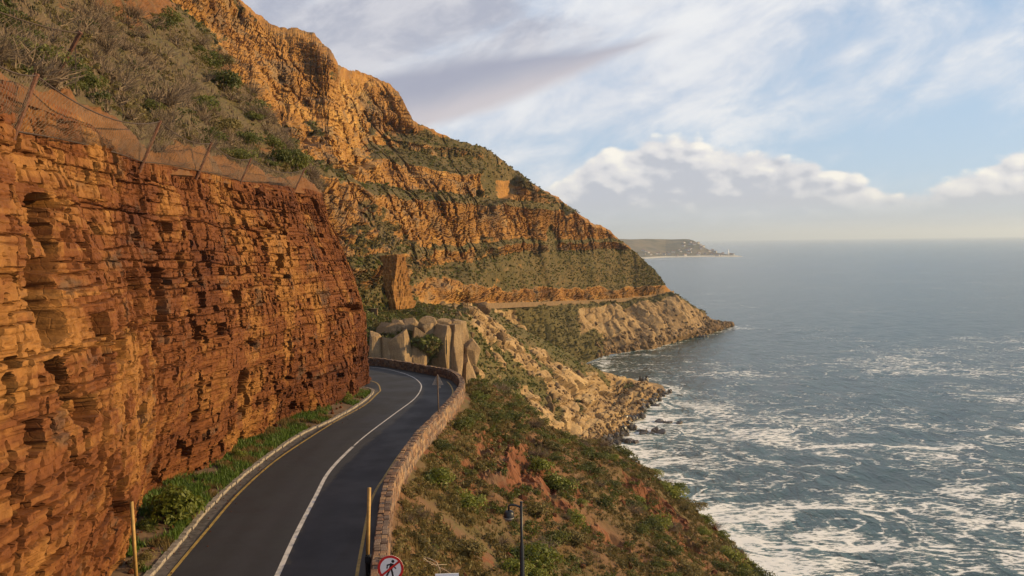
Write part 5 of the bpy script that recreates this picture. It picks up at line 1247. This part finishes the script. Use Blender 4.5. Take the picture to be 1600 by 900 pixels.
    tag(scatter('headland_rubble', sm, N_HL.G[ids], rr.uniform(0.8, 3.2, n), rr.uniform(0, 6.28, n), M['boulder']), 'granite rubble round the foot of the far headland', 'rubble', None, 'stuff')
    n = 420; rr2 = np.random.default_rng(6); q = np.stack([rr2.uniform(-4, 34, n), rr2.uniform(22, 105, n)], 1); q = q[(q[:, 0] > wall_x(q[:, 1]) + 1) & (q[:, 1] < rim_y(q[:, 0]))]
    zz, mm = slope_z(q[:, 0], q[:, 1]); tag(scatter('slope_stones', sm, np.stack([q[:, 0], q[:, 1], zz], 1), rr2.uniform(0.08, 0.4, len(q)), rr2.uniform(0, 6.28, len(q)), M['cliff']), 'red stones strewn over the seaward slope', 'stones', None, 'stuff')
    for (a, c, w, h, dp, lab) in ((1046, 660, 46, 2.2, 8, 'long low dark rock reaching furthest into the surf'), (1010, 675, 62, 2.6, 12, 'broad flat dark rock below the long low one, washed by foam'), (985, 691, 44, 2.6, 9, 'low dark rock nearest the green rim of the slope'), (1047, 614, 17, 4.0, 5, 'small dark pointed rock standing alone off the spur tip'), (1062, 618, 10, 1.3, 3, 'tiny dark rock outermost off the spur tip'),
                               (1004, 597, 24, 6.5, 9, 'jagged dark rock capping the tip of the spur'), (992, 645, 26, 3.4, 8, 'dark rounded rock at the waterline in the middle of the cove'), (968, 672, 30, 3.2, 8, 'dark wet ledge under the pale rubble'), (1022, 634, 40, 2.4, 9, 'dark wet shelf below the spur tip'), (1128, 514, 30, 4.5, 12, 'low dark ledge at the point of the far headland'), (1090, 526, 36, 3.0, 12, 'dark wet ledge behind the headland point')):
        p = sea_pt(float(a), float(c)); wd = w * p[1] / F_PX
        Vs, Fs, kk = [], [], 0; q = np.random.default_rng(a + c)
        for t in range(9):
            V, Fc = WETS[q.integers(0, 5)]; ang = q.uniform(0, 6.28); ca, sa = math.cos(ang), math.sin(ang); f = q.uniform(0.35, 0.75) * (1.0 if t else 1.3); o = np.array([q.uniform(-0.36, 0.36) * wd, q.uniform(-0.4, 0.4) * dp, -0.3]) * (1 if t else 0)
            e = V * [wd * 0.30 * f, dp * 0.42 * f, h * q.uniform(0.5, 1.15)]; e = np.stack([e[:, 0] * ca * 0.3 + e[:, 0] * 0.7 - e[:, 1] * sa * 0.25, e[:, 1] + e[:, 0] * sa * 0.2, e[:, 2] + 0.18 * e[:, 0] * q.uniform(-1, 1)], 1); Vs.append(e + o); Fs.append(Fc + kk); kk += len(V)
        me = to_mesh('sea_rock', (np.concatenate(Vs), np.concatenate(Fs)), M['wet_rock']); tag(link('sea_rock', me, None, None, tuple(p), (0, 0, r.uniform(-.2, .2))), lab, 'rock')
boulders()

# ------------------------------------------------------------------ far road with its low wall
def far_road():
    L = np.array([P(float(a), float(c), float(d)) for a, c, d in PX_FAR_ROAD]); L = smooth_line(L, 3.0)
    am = plain('far_asphalt', (0.06, 0.055, 0.052), 0.85, 0.2, 0.1); wm = plain('far_wall_stone', (0.15, 0.09, 0.042), 0.9, 0.25, 0.4)
    s = side(L); fr = tag(link('far_road', grid_mesh('far_road', np.stack([L - s * 5 + [0, 0, 0.5], L + s * 2.2 + [0, 0, 0.5]], 1)), am), 'thin far road along the foot of the mountain', kind='structure')
    L = L[project(L)[0] > 752]; s = side(L); w0, w1 = L + s * 2.2, L + s * 2.8
    G = np.stack([w0 + [0, 0, -3], w0 + [0, 0, 0.85], w1 + [0, 0, 0.85], w1 + [0, 0, -3.5]], 1)
    tag(link('far_wall', grid_mesh('far_wall', G), wm), 'low tan wall edging the far road along the mountain foot', 'wall')
    for (x0, x1, y0, y1, d, lab) in ((719, 748, 475, 487, 575, 'tan retaining wall under the far road above the boulders'), (566, 590, 484, 489, 318, 'short pale wall beside the far road next to the red cliff nose'), (625, 648, 487, 493, 372, 'short tan wall half hidden by bushes below the far road')):
        a, b_ = P(float(x0), float(y1), float(d)), P(float(x1), float(y1) - 0.5, float(d)); top = P(float(x0), float(y0), float(d))[2]
        m = MB(); h = top - a[2] + 3; m.box(((a[0] + b_[0]) / 2, (a[1] + b_[1]) / 2, top - h / 2), (np.linalg.norm(b_ - a), 1.6, h), math.atan2(b_[1] - a[1], b_[0] - a[0]), 0.96); m.box(((a[0] + b_[0]) / 2, (a[1] + b_[1]) / 2, top + 0.2), (np.linalg.norm(b_ - a) + 0.3, 2.0, 0.4), 0)
        tag(m.build('retaining_wall', wm), lab, 'wall')
far_road()

# ------------------------------------------------------------------ rockfall fences on the cliff top
def net_panel(parent, T, Bt, seed, dense=0.45):
    """diamond netting between a top and a bottom cable, slack at the bottom"""
    L = np.linalg.norm(np.diff(T, axis=0), axis=1).sum(); H = np.linalg.norm(T[len(T) // 2] - Bt[len(Bt) // 2])
    n1 = np.cross(T[-1] - T[0], Bt[0] - T[0]); n1 /= np.linalg.norm(n1); n1 *= np.sign(n1 @ (CAM - T[0]))
    def pt(u, v):
        a = np.stack([np.interp(u, np.linspace(0, 1, len(T)), T[:, k]) for k in range(3)], -1); c = np.stack([np.interp(u, np.linspace(0, 1, len(Bt)), Bt[:, k]) for k in range(3)], -1)
        bag = 0.28 * np.sin(np.pi * np.clip(u, 0, 1)) * np.sin(np.pi * np.clip(v, 0, 1) ** 1.6) + 0.05 * fbm(u * 9, v * 4, seed, 2, 950)
        return a + (c - a) * v[..., None] + n1 * bag[..., None]
    V, Fc = [], []; cell = 0.23; rad = 0.0055; k = 0
    nu = max(6, int(L / cell)); nv = max(5, int(H / cell)); lines = []
    for sgn in (1, -1):
        for i in range(-nv, nu + nv):
            j = np.linspace(0, nv, nv * 2 + 1); uu = (i + sgn * j) / nu; vv = j / nv; ok = (uu >= -0.001) & (uu <= 1.001)
            if ok.sum() > 2: lines.append((uu[ok], vv[ok]))
    for t in range(int(nu * dense * 2)):                       # loose doubled netting gathered along the foot
        v0 = 0.55 + 0.45 * (t % 9) / 9; u0 = (t / (nu * dense * 2)); w = np.linspace(0, 1, 12); lines.append((np.clip(u0 + w * 0.16, 0, 1), np.clip(v0 + 0.08 * np.sin(w * 9 + t), 0.5, 1.0)))
    for uu, vv in lines:
        p = pt(uu, vv); tg = np.gradient(p, axis=0); tg /= np.linalg.norm(tg, axis=1, keepdims=True) + 1e-9
        a = np.cross(tg, n1); a /= np.linalg.norm(a, axis=1, keepdims=True) + 1e-9; c = np.cross(tg, a); m = len(p)
        ring = np.stack([p + a * rad, p - a * rad * 0.5 + c * rad * 0.87, p - a * rad * 0.5 - c * rad * 0.87], 1).reshape(-1, 3); V.append(ring)
        i = np.arange(m - 1)[:, None] * 3 + k
        for e in range(3): Fc.append(np.stack([i[:, 0] + e, i[:, 0] + (e + 1) % 3, i[:, 0] + 3 + (e + 1) % 3, i[:, 0] + 3 + e], 1))
        k += m * 3
    link('net_panel', mesh_np('net_panel', np.concatenate(V), np.concatenate(Fc), 4), M['wire'], parent)
def span(a, c, sag, n=14):
    t = np.linspace(0, 1, n)[:, None]; p = a + (c - a) * t; p[:, 2] -= (sag * 4 * t * (1 - t))[:, 0]; return p
def fence(posts, label, seed, extra=None):
    root = empty('rockfall_fence', tuple(posts[0][1])); o = np.array(posts[0][1])
    for tp, bt in posts:
        m = MB(); d = (tp - bt) / np.linalg.norm(tp - bt); m.tube([bt - d * 0.5 - o, tp - o], 0.075, 8); m.tube([tp - d * 0.02 - o, tp + d * 0.05 - o], 0.085, 8)
        link('post', m.mesh('post'), M['rust'], root)
    for (t0, b0), (t1, b1) in zip(posts[:-1], posts[1:]):
        L = np.linalg.norm(t1 - t0); T, B = span(t0, t1, 0.045 * L), span(b0, b1, -0.01 * L)
        for p in (T, B): m = MB(); m.tube([q - o for q in p], 0.025, 5); link('cable', m.mesh('cable'), M['cable'], root)
        net_panel(root, T - o, B - o, seed) if False else None
        net_panel_local(root, T, B, seed, o)
    tag(root, label, 'fence')
def net_panel_local(root, T, B, seed, o):
    h = empty('tmp'); net_panel(h, T, B, seed); c = [k for k in bpy.data.objects if k.parent == h][0]
    c.parent = root; c.location = tuple(-o); bpy.data.objects.remove(h)
def fences():
    PP = lambda px, py, d: P(float(px), float(py), float(d))
    near = PP(-60, 60, 21.5), PP(-90, 160, 21.5)
    fence([near, (PP(57, 118, 27.0), PP(25, 205, 26.5)), (PP(250, 190, 39.6), PP(224, 253, 39.3)), (PP(330, 224, 47.0), PP(312, 267, 46.8)), (PP(392, 248, 55.0), PP(377, 283, 54.8)), (PP(476, 264, 67.0), PP(462, 294, 66.7))], 'long rusty rockfall net fence along the cliff edge', 3)
    def hb(px, py): return N_HILL.at(px, py)[0]
    b1 = hb(86, 120); d1 = b1[1]; b0 = hb(-70, 80) if False else PP(-90, 82, d1 - 4.5)
    fence([(PP(-75, -15, d1 - 4.5), b0), (PP(125, 52, d1 - 0.3), b1)], 'short upper net fence high at the left edge above the long one', 5)
    m = MB(); a, c = PP(118, 72, d1 + 0.4), PP(118, 138, d1 + 0.4); m.tube([(0, 0, 0), tuple(a - c)], 0.02, 5); tag(m.build('stay_rod', M['cable'], None, loc=tuple(c)), 'thin upright stay rod just right of the upper fence post', 'rod')
    a = PP(548, 366, 100); c = PP(541, 392, 100); m = MB(); m.tube([(0, 0, -0.4), (0, 0, 0), tuple(a - c)], 0.06, 6); m.tube([tuple(a - c), tuple(PP(560, 372, 100) - c)], 0.03, 5)
    o = m.build('fence_post', M['rust'], None, loc=tuple(c)); tag(o, 'lone leaning fence post on the bushy ledge beyond the cliff nose', 'post')
fences()

# ------------------------------------------------------------------ poles, signs and the camera mast
def disc(m, c, r, n, y0, y1):
    V = [(c[0] + r * math.cos(2 * math.pi * k / n), y, c[2] + r * math.sin(2 * math.pi * k / n)) for y in (y0, y1) for k in range(n)]
    m.add(V, [tuple(range(n)), tuple(range(2 * n - 1, n - 1, -1))] + [(k, n + k, n + (k + 1) % n, (k + 1) % n) for k in range(n)])
def poly(m, pts, y0, y1):
    n = len(pts); V = [(p[0], y, p[1]) for y in (y0, y1) for p in pts]
    m.add(V, [tuple(range(n)), tuple(range(2 * n - 1, n - 1, -1))] + [(k, n + k, n + (k + 1) % n, (k + 1) % n) for k in range(n)])
def thick(a, c, w):
    d = Vector((c[0] - a[0], c[1] - a[1])).normalized(); n = Vector((-d.y, d.x)) * w / 2
    return [(a[0] + n.x, a[1] + n.y), (a[0] - n.x, a[1] - n.y), (c[0] - n.x, c[1] - n.y), (c[0] + n.x, c[1] + n.y)]
def furniture():
    PP = lambda px, py, d: P(float(px), float(py), float(d))
    # raised barrier poles either side of the road
    for (x0, y0, x1, y1, d, lab, stand) in ((577, 762, 574.5, 868, 31.5, 'ochre barrier pole upright on a black stand beside the parapet', True), (205.5, 784, 213, 904, 30.5, 'ochre barrier pole upright at the cliff foot on the left verge', False)):
        t, c = PP(x0, y0, d), PP(x1, y1, d - 0.2); g = np.array([c[0], c[1], float(road_z(c[1])) + (0.0 if stand else 0.1)]); root = empty('barrier_pole', tuple(g))
        m = MB(); m.tube([tuple(c - g), tuple(t - g)], 0.066, 10); o = m.build('pole', M['pole_wood'], root, True)
        m = MB(); m.tube([(0, 0, 0), tuple(c - g + [0, 0, 0.05])], 0.09, 8); m.box((0, 0, 0.03), (0.34, 0.34, 0.06)); m.box((0.02, 0.0, max(0.2, (c - g)[2] - 0.12)), (0.2, 0.26, 0.24)); m.build('stand', M['black'], root)
        tag(root, lab, 'barrier pole')
    # round no-pedestrians sign
    c = PP(609, 889, 20.0); g = np.array([c[0] + 0.02, c[1] + 0.1, ground_z(c[0] + 0.02, c[1] + 0.1)]); root = empty('road_sign', tuple(g), R(-4)); z = c[2] - g[2]
    m = MB(); m.tube([(0, 0, -0.3), (0, 0, z + 0.2)], 0.038, 10); m.build('pole', M['zinc'], root, True)
    m = MB(); disc(m, (0, 0, z), 0.30, 48, -0.062, -0.05); pl = m.build('plate', M['sign_white'], root)
    m = MB(); n = 48; V = [(rr * math.cos(2 * math.pi * k / n), y, z + rr * math.sin(2 * math.pi * k / n)) for y in (-0.062, -0.066) for rr in (0.245, 0.302) for k in range(n)]
    Fs = []
    for k in range(n):
        k2 = (k + 1) % n; Fs += [(2 * n + k, 2 * n + k2, 3 * n + k2, 3 * n + k), (k, 2 * n + k, 2 * n + k2, k2), (n + k, n + k2, 3 * n + k2, 3 * n + k)]
    m.add(V, Fs); m.build('red_ring', M['sign_red'], pl)
    m = MB(); F0, F1 = -0.0625, -0.065
    poly(m, [(0.055 + 0.036 * math.cos(a), z + 0.165 + 0.036 * math.sin(a)) for a in np.linspace(0, 2 * math.pi, 18, endpoint=False)], F0, F1)
    for a_, c_, w in (((0.035, 0.115), (-0.005, -0.03), 0.085), ((0.03, 0.10), (-0.075, 0.075), 0.035), ((-0.075, 0.085), (-0.085, -0.005), 0.03), ((0.06, 0.09), (0.085, 0.03), 0.03), ((0.085, 0.035), (0.125, -0.005), 0.028), ((-0.02, -0.02), (-0.055, -0.10), 0.045), ((-0.05, -0.09), (-0.10, -0.185), 0.04), ((0.015, -0.02), (0.04, -0.11), 0.045), ((0.035, -0.10), (0.055, -0.20), 0.04)):
        F0 -= 0.0002; F1 -= 0.0002; poly(m, [(p[0], z + p[1]) for p in thick(a_, c_, w)], F0, F1)
    m.build('walker_symbol', M['black'], pl)
    m = MB(); poly(m, [(p[0], z + p[1]) for p in thick((-0.205, -0.165), (0.205, 0.165), 0.048)], -0.0655, -0.0700); m.build('red_bar', M['sign_red'], pl)
    m = MB(); m.box((0, -0.045, z + 0.12), (0.1, 0.03, 0.03)); m.box((0, -0.045, z - 0.12), (0.1, 0.03, 0.03)); m.build('bracket', M['zinc'], root)
    tag(root, 'round white no-pedestrians sign with red ring and bar by the parapet', 'sign')
    # white board whose top edge just shows at the bottom of the frame
    c = PP(698, 897.5, 17.0); g = np.array([c[0], c[1] + 0.1, ground_z(c[0], c[1] + 0.1)]); root = empty('notice_board', tuple(g), R(3)); z = c[2] - g[2]
    m = MB(); m.box((0, -0.06, z - 0.3), (0.46, 0.02, 0.6)); m.build('board', M['sign_white'], root)
    m = MB(); m.tube([(0, 0, -0.3), (0, 0, z - 0.05)], 0.035, 8); m.build('post', M['zinc'], root, True); tag(root, 'white notice board cut off by the bottom edge of the picture', 'notice board')
    # triangular sign seen from behind
    b_ = N_SLOPE.at(687, 668)[0]; d = b_[1]; t = PP(683.5, 585, d); root = empty('warning_sign', tuple(b_)); h = t[2] - b_[2]; lean = (t[0] - b_[0])
    m = MB(); m.tube([(0, 0, -0.3), (lean, 0, h)], 0.045, 10); m.build('pole', M['stem'], root, True)
    m = MB(); s = 0.42
    poly(m, [(lean - s, h - 0.78), (lean + s, h - 0.78), (lean + 0.03, h - 0.01), (lean - 0.03, h - 0.01)], 0.05, 0.062); pl = m.build('plate', M['zinc'], root)
    m = MB(); m.box((lean * 0.95, 0.04, h - 0.62), (0.62, 0.03, 0.06)); m.box((lean * 0.95, 0.04, h - 0.35), (0.3, 0.03, 0.05)); m.build('bracket', M['zinc'], pl)
    m = MB(); poly(m, [(lean + 0.02, h - 1.02), (lean + 0.22, h - 1.02), (lean + 0.22, h - 0.82), (lean + 0.02, h - 0.82)], 0.05, 0.06); m.build('lower_plate', M['zinc'], root)
    tag(root, 'triangular road sign seen from behind on a brown pole by the parapet', 'sign')
    # plain pole behind the far bend with a narrow sign seen edge on
    i = int(np.argmin(np.abs(project(L_WO)[0] - 694) + (L_WO[:, 1] < 75) * 1e4)); q = L_WO[i] + wall_s[i] * 0.35; t = PP(694.3, 524, q[1]); root = empty('edge_on_sign', tuple(q)); h = t[2] - q[2]
    m = MB(); m.tube([(0, 0, -2.0), (0, 0, h)], 0.06, 10); m.build('pole', M['pole_wood'], root, True); m = MB(); m.box((-0.10, -0.04, h - 1.25), (0.05, 0.5, 1.5)); m.build('plate', M['black'], root); tag(root, 'sign on a pale pole seen edge on behind the far bend of the parapet', 'sign')
    # camera mast
    d = 17.0; t = PP(812, 785, d); g = np.array([t[0] + 0.03, d, ground_z(t[0] + 0.03, d)]); root = empty('camera_mast', tuple(g)); h = t[2] - g[2]; st = PP(813, 851, d)[2] - g[2]
    m = MB(); m.tube([(0, 0, -0.4), (0, 0, st - 0.06), (0, 0, st + 0.06), (0, 0, h)], [0.052, 0.046, 0.030, 0.027], 12); m.tube([(0, 0, h - 0.005), (0, 0, h + 0.015)], 0.031, 12); m.build('mast', M['black'], root, True)
    ax = (PP(795, 800, d) - g)[0]; zc = (PP(795, 806, d) - g)[2]
    m = MB(); m.tube([(0, 0, h - 0.10), (ax * 0.45, 0, h - 0.055), (ax * 0.8, 0, h - 0.045), (ax, 0, h - 0.07), (ax, 0, zc + 0.10)], 0.021, 8); m.build('bracket_arm', M['black'], root, True)
    V = [(0, 0, 0.0)]; m = MB(); prof = [(0.035, 0.11), (0.075, 0.095), (0.098, 0.05), (0.1, -0.02), (0.095, -0.035)]
    for rr, zz in prof: pass
    m.tube([(ax, 0, zc + zz) for rr, zz in prof], [rr for rr, zz in prof], 20); hd = m.build('housing', M['black'], root, True)
    gm, b = new_mat('smoked_dome'); b.done(bsdf(b, (0.05, 0.05, 0.055), 0.08, None, **{'Specular IOR Level': 0.8, 'Coat Weight': 0.5}))
    m = MB(); pr = [(0.088 * math.cos(a), -0.03 - 0.085 * math.sin(a)) for a in np.linspace(0, 1.5, 9)]; m.tube([(ax, 0, zc + zz) for rr, zz in pr], [rr for rr, zz in pr], 20); m.build('dome', gm, hd, True)
    m = MB(); m.tube([(ax, 0, zc - 0.025), (ax, 0, zc - 0.04)], 0.103, 20); m.build('trim_ring', M['zinc'], hd)
    tag(root, 'black camera mast with a dome camera on a curved arm over the slope', 'camera mast')
furniture()

# ------------------------------------------------------------------ far shore: lighthouse and houses
def far_shore():
    i = np.argmin(np.abs(N_FC.px - 1138.5) + 3 * np.abs(N_FC.py - 398.5)); p = N_FC.G[i]; h = 9.5 * p[1] / F_PX; root = empty('lighthouse', tuple(p))
    m = MB(); m.tube([(0, 0, -3), (0, 0, h * 0.78)], [6.5, 4.0], 16); tw = m.build('tower', M['lighthouse'], root, True); m = MB(); m.tube([(0, 0, h * 0.78), (0, 0, h * 0.81)], 5.6, 16); m.build('gallery', M['lighthouse'], root)
    m = MB(); m.tube([(0, 0, h * 0.81), (0, 0, h * 0.92)], 3.2, 12); ln = m.build('lantern_room', M['lighthouse'], root); m = MB(); m.tube([(0, 0, h * 0.92), (0, 0, h * 0.98), (0, 0, h)], [3.6, 1.6, 0.3], 12); m.build('dome', M['lighthouse'], ln)
    tag(root, 'white lighthouse on the low point of the far headland', 'lighthouse')
    hm = MB(); hm.box((0, 0, 2.0), (15, 9, 8)); wl = hm.mesh('wall'); wl.materials.append(M['houses'])
    rm = MB(); rm.add([(-8, -5, 6), (8, -5, 6), (8, 5, 6), (-8, 5, 6), (-8, 0, 9.2), (8, 0, 9.2)], [(0, 1, 5, 4), (2, 3, 4, 5), (0, 4, 3), (1, 2, 5), (0, 3, 2, 1)]); rf = rm.mesh('roof'); rf.materials.append(M['roof'])
    r = random.Random(5); ids = np.where((N_FC.px > 1005) & (N_FC.px < 1160) & (N_FC.G[:, 2] > 3) & (N_FC.py > 378))[0]; n = 0
    low = [i for i in ids if N_FC.G[i, 2] < 45]; high = [i for i in ids if N_FC.G[i, 2] >= 45 and N_FC.px[i] > 1055]
    for n in range(56):
        src = low if n < 42 else high; i = src[r.randrange(len(src))]; p = N_FC.G[i]; o = empty('house', tuple(p), r.uniform(-0.6, 0.6)); s = r.uniform(0.9, 1.8); o.scale = (s, s, s); link('wall', wl, None, o); link('roof', rf, None, o)
        tag(o, 'tiny white house in the village along the far shore' if n < 42 else 'tiny white house high on the slope of the far headland', 'house', 'houses along the far shore' if n < 42 else 'houses high on the far headland')
far_shore()

# ------------------------------------------------------------------ fallen stones at the cliff foot and grit in the gutter
def debris():
    r = np.random.default_rng(77); sm = [rock_proto(300 + i, 1, 4, 0.2) for i in range(5)]; n = 520
    y = r.uniform(24, 80, n); w = np.where(r.random(n) < 0.7, r.uniform(0.4, 3.2, n), -np.abs(r.normal(0, 0.5, n)) - 0.15); x = np.interp(y, L_KB[:, 1], L_KB[:, 0]) - w
    z = road_z(y) + np.where(w > 0, 0.1 + np.clip(w * 0.16, 0, 0.5), 0.01); s = np.where(w > 0, r.uniform(0.04, 0.24, n) ** 1.2, r.uniform(0.015, 0.05, n))
    tag(scatter('fallen_stones', sm, np.stack([x, y, z], 1), s, r.uniform(0, 6.28, n), M['cliff']), 'small red stones fallen from the cliff on the verge and gutter', 'stones', None, 'stuff')
debris()
